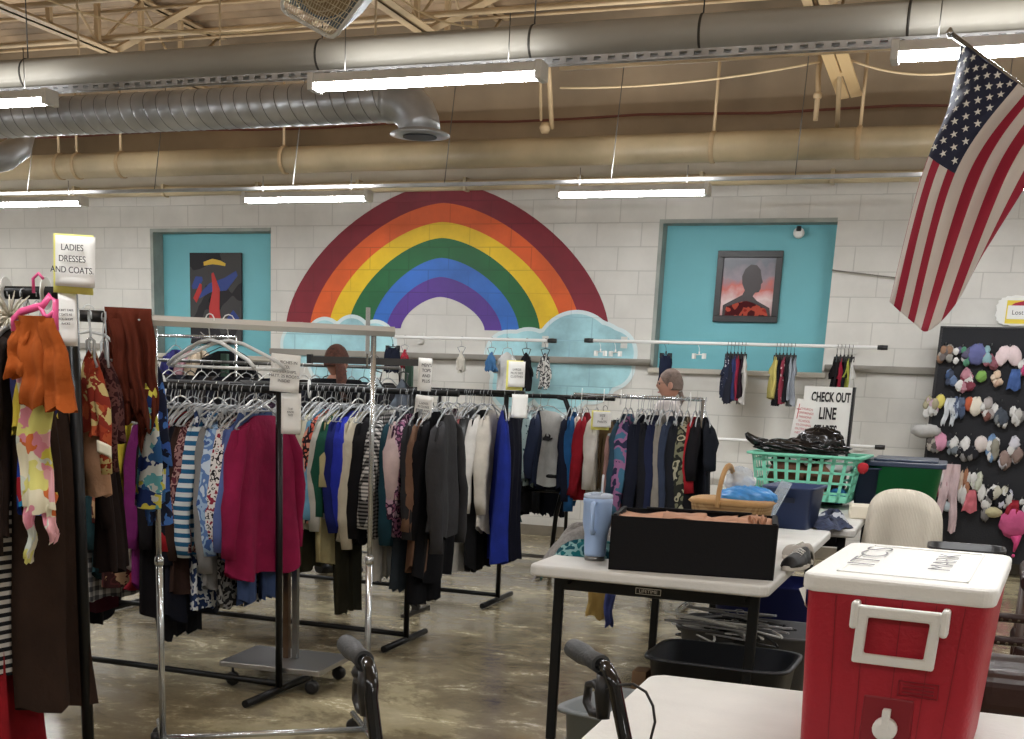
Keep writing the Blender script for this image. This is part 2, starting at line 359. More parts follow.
# wall pipes
t = thing('wall_pipe', 'long cream painted pipe along the top of the back wall', 'pipe', (0, 10.8, 3.3))
PC = plain('cream_pipe', (188, 172, 140), .42, var=.2, vs=1.3)
MB().tube([(X0, 0, 0), (X1, 0, 0)], .112, 24).build('pipe_body', PC, t)
for px in (60, 78, 122, 285, 713, 858):
    q = at(px, 150, 10.8); mb = MB(); mb.lathe([(.114, -.02), (.122, -.015), (.122, .015), (.114, .02)], 24, M=Matrix.Translation((q.x, 0, 0)) @ Matrix.Rotation(PI / 2, 4, 'Y')); mb.tube([(q.x, -.02, .1), (q.x, -.02, .72)], .013, 6); mb.build('pipe_clamp', TAN, t)
t = thing('return_pipe', 'thinner cream pipe just below the long cream pipe', 'pipe', (0, 11.1, 3.10)); MB().tube([(X0, 0, 0), (X1, 0, 0)], .045, 14).build('pipe_body', PC, t)
for i in range(14): MB().box(-10.6 + i * 1.05, -10.57 + i * 1.05, -.05, .05, -.05, .06).build('pipe_collar', PC, t)
mb = MB(); mb.tube([at(0 + 64 * k, 138 - 2.2 * k + 1.5 * math.sin(k * 1.7), 11.3) for k in range(19)], .011, 6)
tag(mb.build('wall_conduit', plain('red_conduit', (120, 70, 60), .6)), 'thin reddish brown conduit on the upper wall behind the cream pipe', 'conduit')
# slotted plates on the joist
t = thing('slotted_plate', 'pair of tan slotted plates under the joist right of centre', 'plate', (0, 0, 0)); LT = plain('light_tan', (222, 192, 144), .5)
def plq(u, v, d=0): return at(811, 28, 9.7).lerp(at(839, 26, 9.7), u).lerp(at(838, 100, 10.9).lerp(at(862, 96, 10.9), u), v) + V((0, 0, d))
for u0, u1 in ((0, .46), (.54, 1)): MB().add([plq(u, v, d) for d in (0, .015) for u, v in ((u0, 0), (u1, 0), (u1, 1), (u0, 1))], [(0, 1, 2, 3), (7, 6, 5, 4), (0, 4, 5, 1), (1, 5, 6, 2), (2, 6, 7, 3), (3, 7, 4, 0)]).build('plate_body', LT, t)
for v in (.3, .62): MB().add([plq(u, w_, d) for d in (.001, .014) for u, w_ in ((.44, v), (.56, v), (.56, v + .05), (.44, v + .05))], [(0, 1, 2, 3), (7, 6, 5, 4), (0, 4, 5, 1), (1, 5, 6, 2), (2, 6, 7, 3), (3, 7, 4, 0)]).build('spacer', LT, t)
t = thing('valve_pipe', 'tan drop pipes with a valve at the foot of the slotted plates', 'pipe', (-1.22, 0, 3.97))
mb = MB().tube([(.13, 10.2, .0), (.1, 10.9, -.55)], .018, 8).tube([(-.08, 10.9, .0), (-.08, 10.85, -.15), (-.06, 10.8, -.3), (-.06, 10.8, -.5)], .02, 8).lathe([(.03, -.02), (.035, 0), (.03, .02)], 12, (-.06, 10.8, -.32))
mb.build('valve_pipe', TAN, t)
mb = MB().tube([at(540, 60, 10.2), at(541, 120, 10.6)], .012, 6).tube([at(548, 60, 10.2), at(552, 128, 10.7)], .02, 6).lathe([(.03, -.04), (.05, 0), (.03, .04)], 10, tuple(at(545, 128, 10.7)))
tag(mb.build('drop_pipe', TAN), 'vertical tan drop pipe with a rusty fitting above the rainbow', 'pipe')
# cables
def cable(name, label, pts, r, mat): mb = MB(); mb.tube(pts, r, 6); return tag(mb.build(name, mat), label, 'cable')
CB = plain('cream_cable', (225, 205, 165), .6)
def bez(a, b, s, n=14): a, b = V(a), V(b); return [a.lerp(b, k / n) + V((0, 0, -4 * s * (k / n) * (1 - k / n))) for k in range(n + 1)]
cable('slack_cable', 'slack cream cable drooping from the roof at the upper left', bez(at(20, -12, 7), at(318, 22, 7), .14), .006, CB)
cable('slack_cable', 'slack cream cable running up to the right of the heater', bez(at(395, -5, 7.2), at(478, 27, 7), .04), .006, CB)
cable('wall_cable', 'thin cable stretched across the upper wall left of the slotted plates', bez(at(560, 88, 10.6), at(820, 62, 10.6), .05), .008, CB)
cable('wall_cable', 'thin cable from the slotted plates toward the flag', bez(at(850, 60, 10.4), at(960, 72, 10.4), .05), .008, CB)
cable('wall_cable', 'thin dark cable on the block wall left of the flag', bez(at(832, 270, 11.46), at(898, 278, 11.46), .0), .006, plain('grey_cable', (120, 116, 108), .6))
cable('conduit', 'straight tan conduit at right above the cream pipe', [at(560, 68, 7.6), at(1040, 38, 7.6)], .018, TAN)

# heater with wire guard
t = thing('ceiling_heater', 'grey hanging unit heater with a wire guard at the top edge', 'heater', (0, 0, 0))
hc = [at(281, 10, 5.4), at(333, 39, 5.4), at(374, -16, 5.15), at(292, -58, 5.15)]; hn = (hc[1] - hc[0]).cross(hc[3] - hc[0]).normalized()
if hn.y < 0: hn = -hn
def hq(u, v, d=0): return (hc[0].lerp(hc[1], u)).lerp(hc[3].lerp(hc[2], u), v) + hn * d
for u, v in ((.14, .07), (.86, .07)): MB().lathe([(.004, -.004), (.009, 0), (.004, .004)], 10, tuple(hq(u, v * .3, -.012))).build('screw', WMET, t)
ro = [(.1, 0), (.9, 0), (.97, .03), (1, .1), (1, .9), (.97, .97), (.9, 1), (.1, 1), (.03, .97), (0, .9), (0, .1), (.03, .03)]
MB().tube([hq(*p) for p in ro + ro[:2]], .009, 8).build('guard_frame', WMET, t)
mb = MB()
for k in range(24): q = .03 + k * .94 / 23; mb.tube([hq(q, 0), hq(q, 1)], .0017, 4)
for k in range(10): q = .05 + k * .9 / 9; mb.tube([hq(0, q, .003), hq(1, q, .003)], .0017, 4)
for r in (.12, .26, .4): mb.tube([hq(.5 + r * math.cos(a), .5 + r * math.sin(a), .008) for a in [k * PI / 12 for k in range(26)]], .0028, 5)
mb.build('wire_guard', plain('warm_wire', (205, 190, 160), .4, .6), t)
MB().add([hq(.5 + .38 * math.cos(k * PI / 16), .5 + .38 * math.sin(k * PI / 16), .03) for k in range(32)] + [hq(.5 + .38 * math.cos(k * PI / 16), .5 + .38 * math.sin(k * PI / 16), .04) for k in range(32)], [tuple(range(32)), tuple(range(63, 31, -1))] + [(k, (k + 1) % 32, 32 + (k + 1) % 32, 32 + k) for k in range(32)]).build('fan_plate', plain('fan_tan', (150, 128, 92), .5, .3), t)
MB().add([hq(u, v, d) for d in (.05, .22) for u, v in ((0, 0), (1, 0), (1, 1), (0, 1))], [(0, 1, 2, 3), (7, 6, 5, 4), (0, 4, 5, 1), (1, 5, 6, 2), (2, 6, 7, 3), (3, 7, 4, 0)]).build('heater_body', plain('blue_grey', (88, 98, 106), .5), t, bevel=.01)
mb = MB()
for u in (.2, .8): mb.tube([hq(u, 1, .15), hq(u, 1, .15) + V((0, 0, 1.0))], .006, 6)
mb.build('hanging_rod', TAN, t)

# security camera
q = at(799, 233, 11.62)
t = thing('security_camera', 'small white camera on the teal niche above the framed picture', 'camera', q)
MB().lathe([(.03, -.02), (.045, -.01), (.045, .03), (.03, .04)], 16, M=Matrix.Rotation(PI / 2, 4, 'X')).build('camera_body', WPL, t)
MB().lathe([(.018, 0), (.022, .01), (.02, .04)], 14, (0, -.04, .01), M=Matrix.Rotation(.0, 4, 'X')).build('camera_lens', BPL, t)

# ---------------------------------------------------------------- mural
t = thing('rainbow_mural', 'big painted rainbow arching over the block wall', 'mural', (0, 0, 0))
cx, zb = -4.66, 1.88
def arc(xl, xr, top, ex=2.0, n=48):
    pts = []
    for k in range(n + 1):
        a = PI - PI * k / n; ca, sa = math.cos(a), math.sin(a)
        x = cx + (cx - xl if ca < 0 else xr - cx) * math.copysign(abs(ca) ** (2 / ex), ca)
        pts.append((x, min(zb + (top - zb) * abs(sa) ** (2 / ex), 3.135)))
    return pts
BND = [(-6.31, -3.0, 3.19), (-6.04, -3.265, 3.008), (-5.83, -3.44, 2.842), (-5.62, -3.655, 2.701), (-5.37, -3.86, 2.524), (-5.21, -4.03, 2.354), (-5.06, -4.2, 2.174)]
RC = [('maroon', (124, 24, 42)), ('orange', (218, 92, 34)), ('yellow', (234, 192, 30)), ('green', (22, 98, 52)), ('blue', (42, 104, 190)), ('purple', (82, 46, 140))]
for i, (nm, c) in enumerate(RC):
    o_, i_ = arc(*BND[i], ex=1.63), arc(*BND[i + 1], ex=1.63)
    mb = MB(); y = YW - .004; n = len(o_)
    vs = [(p[0], y, p[1]) for p in o_] + [(p[0], y, p[1]) for p in i_]
    mb.add(vs, [(k, k + 1, n + k + 1, n + k) for k in range(n - 1)])
    o = mb.build('rainbow_band', wallpaint('mural_' + nm, c, .12), t, solid=.003); o['label'] = nm + ' band of the rainbow'
def lobes(cir, n=120, c0=None, grow=0):
    if c0 is None: c0 = (sum(c[0] for c in cir) / len(cir), sum(c[1] for c in cir) / len(cir))
    out = []
    for k in range(n):
        a = 2 * PI * k / n; d = (math.cos(a), math.sin(a)); best = .05
        for x, z, r in cir:
            r += grow; ox, oz = x - c0[0], z - c0[1]; b = ox * d[0] + oz * d[1]; q = b * b - (ox * ox + oz * oz - r * r)
            if q > 0: best = max(best, b + math.sqrt(q))
        out.append((c0[0] + d[0] * best, c0[1] + d[1] * best))
    return out
cloudc = wallpaint('cloud_paint', (156, 200, 214), .24); cloudw = wallpaint('cloud_edge', (206, 222, 224), .06)
def cloud(label, cir):
    o = MB().prism(lobes(cir, grow=.035), YW - .0075, YW - .0055).build('cloud_mural', cloudw, solid=0); tag(o, label, 'mural')
    MB().prism(lobes(cir), YW - .010, YW - .0085).build('cloud_fill', cloudc, o)
def W2(px, py): q = at(px, py, YW); return (q.x, q.z)
def circ(l): return [(*W2(x, y), r / 108) for x, y, r in l]
cloud('big pale blue painted cloud under the right foot of the rainbow', circ([(508, 356, 22), (528, 362, 30), (552, 366, 34), (575, 356, 40), (596, 358, 32), (612, 354, 22), (515, 385, 24), (560, 380, 32), (592, 376, 24), (612, 366, 20)]))
cloud('small pale blue painted cloud under the left foot of the rainbow', circ([(300, 345, 20), (325, 340, 20), (352, 338, 20), (375, 345, 22), (330, 360, 24), (360, 362, 24)]))

# ---------------------------------------------------------------- pictures in the niches
def panel(name, label, cat, x0, x1, z0, z1, y, th, mat):
    o = MB().box(-(x1 - x0) / 2, (x1 - x0) / 2, -th, 0, 0, z1 - z0).build(name, mat, None, ((x0 + x1) / 2, y, z0), bevel=.003); return tag(o, label, cat)
YN = YW + .168
q = [at(px, py, YN) for px, py in ((191, 253), (243, 345))]
t = panel('canvas_picture', 'dark unframed canvas with red and blue shapes in the left niche', 'picture', q[0].x, q[1].x, q[1].z, q[0].z, YN, .03, pattern('blot', [(38, 38, 42), (58, 57, 60), (82, 80, 82)], 3.2))
w, h = q[1].x - q[0].x, q[0].z - q[1].z
def blob(path, wd, mat, nm, y=-.033):
    mb = MB(); n = len(path); wd = wd if isinstance(wd, list) else [wd] * n; Lf, Rt = [], []
    for i, (a, b) in enumerate(path):
        p0, p1 = path[max(0, i - 1)], path[min(n - 1, i + 1)]; dx, dz = p1[0] - p0[0], p1[1] - p0[1]; l = math.hypot(dx, dz) or 1
        Lf.append(((a - dz / l * wd[i]) * w - w / 2, (b + dx / l * wd[i]) * h)); Rt.append(((a + dz / l * wd[i]) * w - w / 2, (b - dx / l * wd[i]) * h))
    mb.prism(Lf + Rt[::-1], y, y + .002); return mb.build(nm, mat, t)
RED_, BLU_, GLD_ = plain('print_red', (176, 40, 36), .6), plain('print_blue', (34, 58, 128), .6), plain('print_gold', (206, 170, 50), .6)
blob([(.05, .62), (.15, .68), (.25, .72)], [.02, .07, .02], BLU_, 'blue_shape')
blob([(.18, .52), (.4, .62), (.7, .66), (.92, .78)], [.02, .05, .07, .03], BLU_, 'blue_shape')
blob([(.5, .2), (.48, .4), (.52, .6), (.45, .78)], [.12, .1, .07, .02], RED_, 'red_shape', -.035)
blob([(.72, .26), (.85, .33), (.95, .28)], [.02, .05, .02], BLU_, 'blue_shape')
blob([(.1, .48), (.2, .6), (.22, .66)], [.04, .04, .02], RED_, 'red_shape', -.035)
blob([(.28, .88), (.45, .905), (.6, .89), (.7, .87)], [.02, .03, .025, .015], GLD_, 'gold_shape')
blob([(.2, .13), (.35, .06), (.5, .1)], [.006, .008, .006], plain('pale_mark', (150, 146, 140), .6), 'pale_stroke')
q = [at(px, py, YN) for px, py in ((720.5, 251), (775.5, 323))]
x0, x1, z0, z1 = q[0].x, q[1].x, q[1].z, q[0].z
t = thing('framed_picture', 'black framed print of a dark head silhouette on red sky', 'picture', ((x0 + x1) / 2, YN - .002, z0)); w, h = x1 - x0 + .03, z1 - z0; f = .055
MB().box(-w / 2, w / 2, -.03, 0, 0, f).box(-w / 2, w / 2, -.03, 0, h - f, h).box(-w / 2, -w / 2 + f, -.03, 0, f, h - f).box(w / 2 - f, w / 2, -.03, 0, f, h - f).build('frame', plain('frame_black', (26, 24, 26), .4), t, bevel=.004)
def skym():
    m_, nt, b = newm('print_sky'); tc = N(nt, 'ShaderNodeTexCoord'); s = N(nt, 'ShaderNodeSeparateXYZ'); L(nt, tc.outputs['Object'], s.inputs[0])
    ns = N(nt, 'ShaderNodeTexNoise', Scale=9.0, Detail=4.0); L(nt, tc.outputs['Object'], ns.inputs['Vector'])
    a = N(nt, 'ShaderNodeMath', operation='MULTIPLY_ADD'); L(nt, ns.outputs['Fac'], a.inputs[0]); a.inputs[1].default_value = .25; L(nt, s.outputs['Z'], a.inputs[2])
    r = ramp(nt, [(.1, (150, 40, 34)), (.3, (214, 190, 190)), (.42, (190, 80, 64)), (.5, (120, 100, 112)), (.62, (70, 70, 82))], 'LINEAR'); L(nt, a.outputs[0], r.inputs[0]); L(nt, r.outputs[0], b.inputs['Base Color']); b.inputs['Roughness'].default_value = .3
    return m_
MB().box(-w / 2 + f * .8, w / 2 - f * .8, -.008, -.003, f * .8, h - f * .8).build('print', skym(), t)
hw = w / 2 - f
head = [(-.9, .0), (-.9, .18), (-.5, .28), (-.18, .36), (-.1, .44), (-.22, .55), (-.25, .68), (-.15, .8), (.05, .88), (.28, .87), (.44, .79), (.5, .66), (.56, .58), (.5, .55), (.5, .47), (.44, .41), (.3, .4), (.22, .34), (.4, .26), (.9, .14), (.95, .0)]
MB().prism([(p[0] * hw, f + p[1] * (h - 2 * f)) for p in head], -.011, -.0085).build('silhouette', plain('silhouette', (40, 24, 26), .4), t)
MB().prism([(p[0] * hw * .9, f + p[1] * (h - 2 * f)) for p in [(-.9, 0), (-.85, .15), (-.4, .22), (0, .26), (.3, .22), (.85, .12), (.95, 0)]], -.0135, -.0115).build('red_shirt', pattern('blot', [(170, 44, 38), (200, 80, 60), (90, 30, 34)], 14), t)

# ---------------------------------------------------------------- clothes generator
def hanger_mb(w=.40, kind='shirt', r=.0045, hookz=0):
    mb = MB(); hk = [(0, .022 * math.sin(a) * 1, -.022 + .022 * math.cos(a)) for a in [(-2.2 + k * .55) for k in range(7)]]
    hk = [(0, .02 * math.sin(a), .02 * math.cos(a) - .008) for a in [-1.9, -1.3, -.65, 0, .65, 1.3, 1.9]] + [(0, .004, -.04), (0, 0, -.075)]
    mb.tube(hk, .0022, 5)
    if kind == 'shirt':
        mb.tube([(0, -w / 2, -.165), (0, -w / 2 + .03, -.14), (0, -.05, -.085), (0, 0, -.075), (0, .05, -.085), (0, w / 2 - .03, -.14), (0, w / 2, -.165)], r, 6)
        mb.tube([(0, -w / 2 + .01, -.168), (0, w / 2 - .01, -.168)], r * .8, 5)
    else:
        mb.tube([(0, 0, -.07), (0, 0, -.09)], r * 1.4, 6); mb.tube([(0, -w / 2, -.095), (0, w / 2, -.095)], r, 6)
        for s in (-1, 1): mb.box(-.012, .012, s * w * .42 - .014, s * w * .42 + .014, -.13, -.085)
    return mb
HM = {}
def hanger(parent, kind='shirt', w=.40, mat=None):
    k = (kind, round(w, 2), (mat or CLR).name)
    if k in HM:
        o = HM[k].copy(); C.objects.link(o); o.parent = parent; return o
    o = hanger_mb(w, kind).build('hanger', mat or CLR, parent); HM[k] = o; return o

def body_fn(w, Lh, T, sd, flare=1.15, drop=.10, waist=.0, z0=-.082, neck=.07, slant=0, rag=.016, strap=0, wtop=1.0, fold=1.0):
    r = random.Random(sd); ph = [r.uniform(0, 6.28) for _ in range(4)]; kf = r.choice((3, 4, 5))
    def f(u, v):
        a = 2 * PI * u; c, s_ = math.cos(a), math.sin(a); c = math.copysign(abs(c) ** .85, c)
        hw = w / 2 * (wtop + (flare - wtop) * v - waist * math.sin(PI * min(1, v * 1.6)))
        if v == 0: hw *= .96
        y = hw * c; t_ = (.012 if v == 0 else T * min(1, .45 + 2.2 * v)) * .5
        am = (.003 + .018 * v) * fold
        x = t_ * math.copysign(abs(s_) ** .7, s_) + am * math.sin(kf * c * 2.1 + ph[0]) + .55 * am * math.sin(9 * c + ph[1] + 3 * v) + .3 * am * math.sin(19 * c + ph[3] + 2 * v)
        yy = abs(y) / (w / 2)
        zt = z0 - drop * yy - (.03 * max(0, 1 - abs(y) / neck) if abs(y) < neck else 0)
        zb_ = z0 - Lh + rag * math.sin(5 * c + ph[2]) + slant * c + .035 * abs(c) ** 6 * min(1, w / .4)
        z = zt + (zb_ - zt) * v
        return (x + .006 * math.sin(7 * v + ph[3]), y, z)
    return f
def sleeve_mb(side, w, Ls, sd, z0=-.082, drop=.10, r0=.066, r1=.040, out=.05):
    r = random.Random(sd); pts = []; rs = []; n = max(4, int(Ls / .07))
    sx = r.uniform(-.015, .02)
    pts.append((0, side * w * .27, z0 - drop * .54 - .012)); rs.append(r0 * .30)
    pts.append((0, side * w * .40, z0 - drop * .80 - .024)); rs.append(r0 * .70)
    for k in range(1, n + 1):
        v = k / n; y = side * (w / 2 * .9 + (out * (1.7 * v if Ls < .3 else min(1, 1.8 * v)) + .012 * math.sin(4 * v + sd)))
        pts.append((sx * v * 2 + .006 * math.sin(6 * v + sd), y, z0 - drop * .9 - .035 - Ls * v * (.82 if Ls < .3 else 1)))
        rs.append((r0 + (r1 - r0) * v) * (1 + .10 * math.sin(k * 2.3 + sd)))
    return MB().tube(pts, rs, 10, flat=.55)
GN = 0
def garment(name, label, cat, X, Y, Z, mat, L_=.62, sl=None, w=.42, T=.05, rz=None, hk='shirt', hm=None, group=None, flare=1.12, mat2=None, split=None, parts=True, kind='top', sm=None, tier=.6, **kw):
    """a piece of clothing on its hanger: body, sleeves, hanger (> hook)"""
    global GN; GN += 1; sd = GN * 13 + 5; r = random.Random(sd)
    t = thing(name, label, cat, (X, Y, Z), r.uniform(-.1, .14) if rz is None else rz, group)
    if kind == 'top':
        MB().grid(body_fn(w, L_, T, sd, flare, **kw), 44, 12, True).build('garment_body', mat, t)
        if sl:
            for s in (-1, 1): sleeve_mb(s, w, sl, sd + s, r0=.056 if w > .35 else .17 * w, r1=.034 if w > .35 else .11 * w, out=.05 * w / .42).build('sleeve', sm or mat, t)
    elif kind == 'pants':
        for s in (-1, 1):
            f0 = body_fn(w * .5, L_, T, sd + s, flare, drop=0, z0=-.105, neck=.0001)
            MB().grid(lambda u, v: (f0(u, v)[0], f0(u, v)[1] + s * w * .25 * (1 + .12 * v), f0(u, v)[2]), 16, 10, True).build('trouser_leg', mat, t)
        MB().grid(body_fn(w * 1.02, .16, T, sd, 1.0, drop=0, z0=-.10, neck=.0001), 20, 4, True).build('waistband', mat2 or mat, t)
    elif kind == 'skirt':
        MB().grid(body_fn(w, L_, T, sd, flare, drop=0, z0=-.105, neck=.0001, **kw), 28, 10, True).build('skirt_body', mat, t)
    if mat2 and kind == 'top':   # lower tier
        MB().grid(body_fn(w * flare * .98, L_ * tier, T, sd + 3, 1.15, drop=0, z0=-.09 - L_ + .03, neck=.0001), 28, 8, True).build('lower_tier', mat2, t)
    if parts: hanger(t, 'clip' if kind in ('pants', 'skirt') else 'shirt', w * .92, hm)
    return t

def rack(name, label, x0, x1, Y, z, mat=BLK, r=.016, foot=.46, cat='clothes rack', lowbar=True, ext=0, inset=0):
    t = thing(name, label, cat, ((x0 + x1) / 2, Y, 0)); h = (x1 - x0) / 2
    MB().tube([(-h, 0, z), (h + ext, 0, z)], r, 12).build('rail', mat, t)
    for s in (-1, 1):
        if inset and s < 0: continue
        MB().tube([(s * h, 0, .03), (s * h, 0, z)], r, 10).build('upright', mat, t)
        MB().tube([(s * h, -foot / 2 * 1.3, .022), (s * h, foot / 2 * 1.2, .022)], r * 1.1, 10).build('foot', mat, t)
    if lowbar: MB().tube([(-h, 0, .05), (h, 0, .05)], r * .9, 10).build('lower_bar', mat, t)
    return t
def ring(label, X, Y, Z, group='round white size dividers'):
    mb = MB(); n = 22; vs = []
    for r in (.022, .05):
        for y in (-.0015, .0015): vs += [(y, r * math.cos(2 * PI * k / n), r * math.sin(2 * PI * k / n)) for k in range(n)]
    fs = []
    for a, b in ((0, 1), (3, 2), (2, 0), (1, 3)): fs += [(a * n + k, a * n + (k + 1) % n, b * n + (k + 1) % n, b * n + k) for k in range(n)]
    mb.add(vs, fs); o = mb.build('size_divider', WPL, None, (X, Y, Z - .006)); o.rotation_euler = (0, 0, .3); return tag(o, label, 'rail divider', group)
def textobj(s, size, mat, parent, loc, rot=(PI / 2, 0, 0), al='CENTER', name='lettering', ex=.0006, sy=1, sp=1):
    c = bpy.data.curves.new(name, 'FONT'); c.body = s; c.size = size; c.align_x = al; c.align_y = 'CENTER'; c.extrude = ex; c.space_line = sp; c.materials.append(mat)
    o = bpy.data.objects.new(name, c); C.objects.link(o); o.parent = parent; o.location = loc; o.rotation_euler = rot; o.scale = (1, sy, 1); return o
def sign(name, label, pos, w, h, rz, lines, size, mat=PAPER, back=None, tilt=0, sp=1.0, bend=.012, tz=0):
    """a paper sheet; pos = centre of its bottom edge"""
    t = thing(name, label, 'sign', pos, rz); t.rotation_euler = (tz, tilt, rz)
    MB().grid(lambda u, v: ((u - .5) * w, -bend * math.sin(PI * u) * (1 - v) , v * h), 6, 6).build('sheet', mat, t, solid=.0015)
    if back: MB().grid(lambda u, v: ((u - .5) * w - .012, .008 - bend * math.sin(PI * u) * .3, v * h - .02 + .025 * v), 6, 6).build('backing_card', back, t, solid=.002)
    if lines: textobj(lines, size, INK, t, (0, -bend - .004, h * .54), sp=sp)
    return t

# ---------------------------------------------------------------- black racks
RK = -2.66
rack('garment_rack', 'black rack of tops with the magenta blouse at its end', -4.35, RK - .05, 4.88, 1.35)
rack('garment_rack', 'black middle rack ending in a grey-black blouse', -4.55, RK, 6.22, 1.35, ext=.26)
rack('garment_rack', 'black rack furthest back of the row with royal blue dress', -4.6, RK, 7.74, 1.35, ext=.12)
rack('dress_rack', 'tall black rack in the left corner holding the ladies dresses sign', -4.0, -2.63, 3.4, 1.64, r=.02)
c_ = lambda *a: tuple(a)
FL = lambda cols, s=18: pattern('floral', cols, s)
# rack 1
R1 = [(-2.790, 'blouse', 'magenta long-sleeved blouse at the end of the front black rack', fab((150, 22, 68)), .72, .50, {'w': .46, 'T': .07}),
 (-2.840, 'shirt', 'periwinkle blue shirt right behind the magenta blouse', fab((84, 104, 168)), .66, .48, {}),
 (-2.885, 'blouse', 'white blouse with black dots and red blooms beside the periwinkle shirt', pattern('blot', [(222, 218, 214), (40, 36, 42), (222, 218, 214), (222, 218, 214), (150, 40, 60)], 42), .62, .46, {}),
 (-2.930, 'shirt', 'light and dark blue floral shirt between dotted blouse and grey cardigan', pattern('blot', [(58, 92, 158), (150, 184, 220), (86, 124, 186), (190, 208, 228)], 17), .60, .50, {}),
 (-2.985, 'cardigan', 'plain light grey long cardigan next to the blue striped top', fab((128, 128, 128)), .78, .58, {}),
 (-3.040, 'sweater', 'blue and white striped long-sleeved top', pattern('stripe', [(28, 94, 142), (206, 216, 220)], 8), .66, .52, {}),
 (-3.070, 'blouse', 'maroon paisley blouse next to the striped top', pattern('blot', [(96, 40, 52), (168, 130, 124), (70, 24, 36), (150, 110, 110)], 34), .62, .50, {}),
 (-3.100, 'jacket', 'dark brown jacket next to the paisley blouse', fab((52, 34, 28)), .82, .54, {}),
 (-3.135, 'jacket', 'near-black navy long coat on the front black rack', fab((20, 22, 34)), .94, .56, {}),
 (-3.170, 'sweater', 'bright red top left of the navy coat', fab((164, 24, 34)), .60, .50, {}),
 (-3.26, 'coat', 'black coat left of the bright red top', fab((20, 18, 22)), .96, .50, {}),
 (-3.31, 'dress', 'purple long dress seen left of the chrome post', fab((112, 26, 98)), .82, .50, {}),
 (-3.36, 'skirt', 'white skirt with red hem beside the purple dress', fab((206, 198, 186)), .76, None, {'mat2': fab((140, 24, 40)), 'w': .38, 'tier': .12}),
 (-3.41, 'blouse', 'yellow blouse left of the purple dress', fab((206, 190, 50)), .66, .3, {}),
 (-3.46, 'dress', 'brown and rose floral dress beside the yellow blouse', FL([(90, 40, 40), (160, 90, 70), (60, 30, 30), (190, 150, 110)], 26), .84, .4, {}),
 (-3.52, 'jacket', 'dark teal jacket hung left of the floral dress', fab((28, 58, 66)), .8, .52, {}),
 (-3.58, 'shirt', 'grey plaid shirt hanging low left of the floral dress', pattern('check', [(186, 184, 178), (66, 66, 70)], 7), .90, .5, {}),
 (-3.64, 'coat', 'very dark brown coat behind the rust drape', fab((38, 26, 24)), .80, .5, {}),
 (-3.70, 'dress', 'dark maroon dress behind the black upright', fab((76, 18, 34)), .98, .4, {}),
 (-3.76, 'coat', 'wide black coat at the far left of the front black rack', fab((16, 16, 20)), 1.06, .5, {})]
for X, nm, lb, mt, Ln, sl, kw in R1: garment(nm, lb, 'clothing', X, 4.88, 1.352, mt, Ln, sl, **kw)
for i, (X, px) in enumerate(((-3.24, 0), (-3.04, 0))):
    garment('trousers', ['black trousers hanging lowest behind the navy coat', 'blue and white printed trousers hanging below the striped top'][i], 'clothing', X, 4.88, 1.352, [fab((18, 18, 22)), pattern('blot', [(30, 60, 120), (214, 220, 226), (30, 50, 96)], 30)][i], [1.02, .86][i], None, kind='pants', w=.34, T=.04, flare=1.0)
garment('trousers', 'grey-black printed trousers hanging below the dotted blouse', 'clothing', -2.91, 4.88, 1.352, pattern('blot', [(36, 36, 40), (150, 148, 146), (36, 36, 40)], 40), .84, None, kind='pants', w=.32, T=.04, flare=1.0)
garment('trousers', 'blue denim trousers just below the magenta blouse hem', 'clothing', -2.82, 4.88, 1.352, fab((60, 80, 124)), .82, None, kind='pants', w=.34, T=.04, flare=1.0)
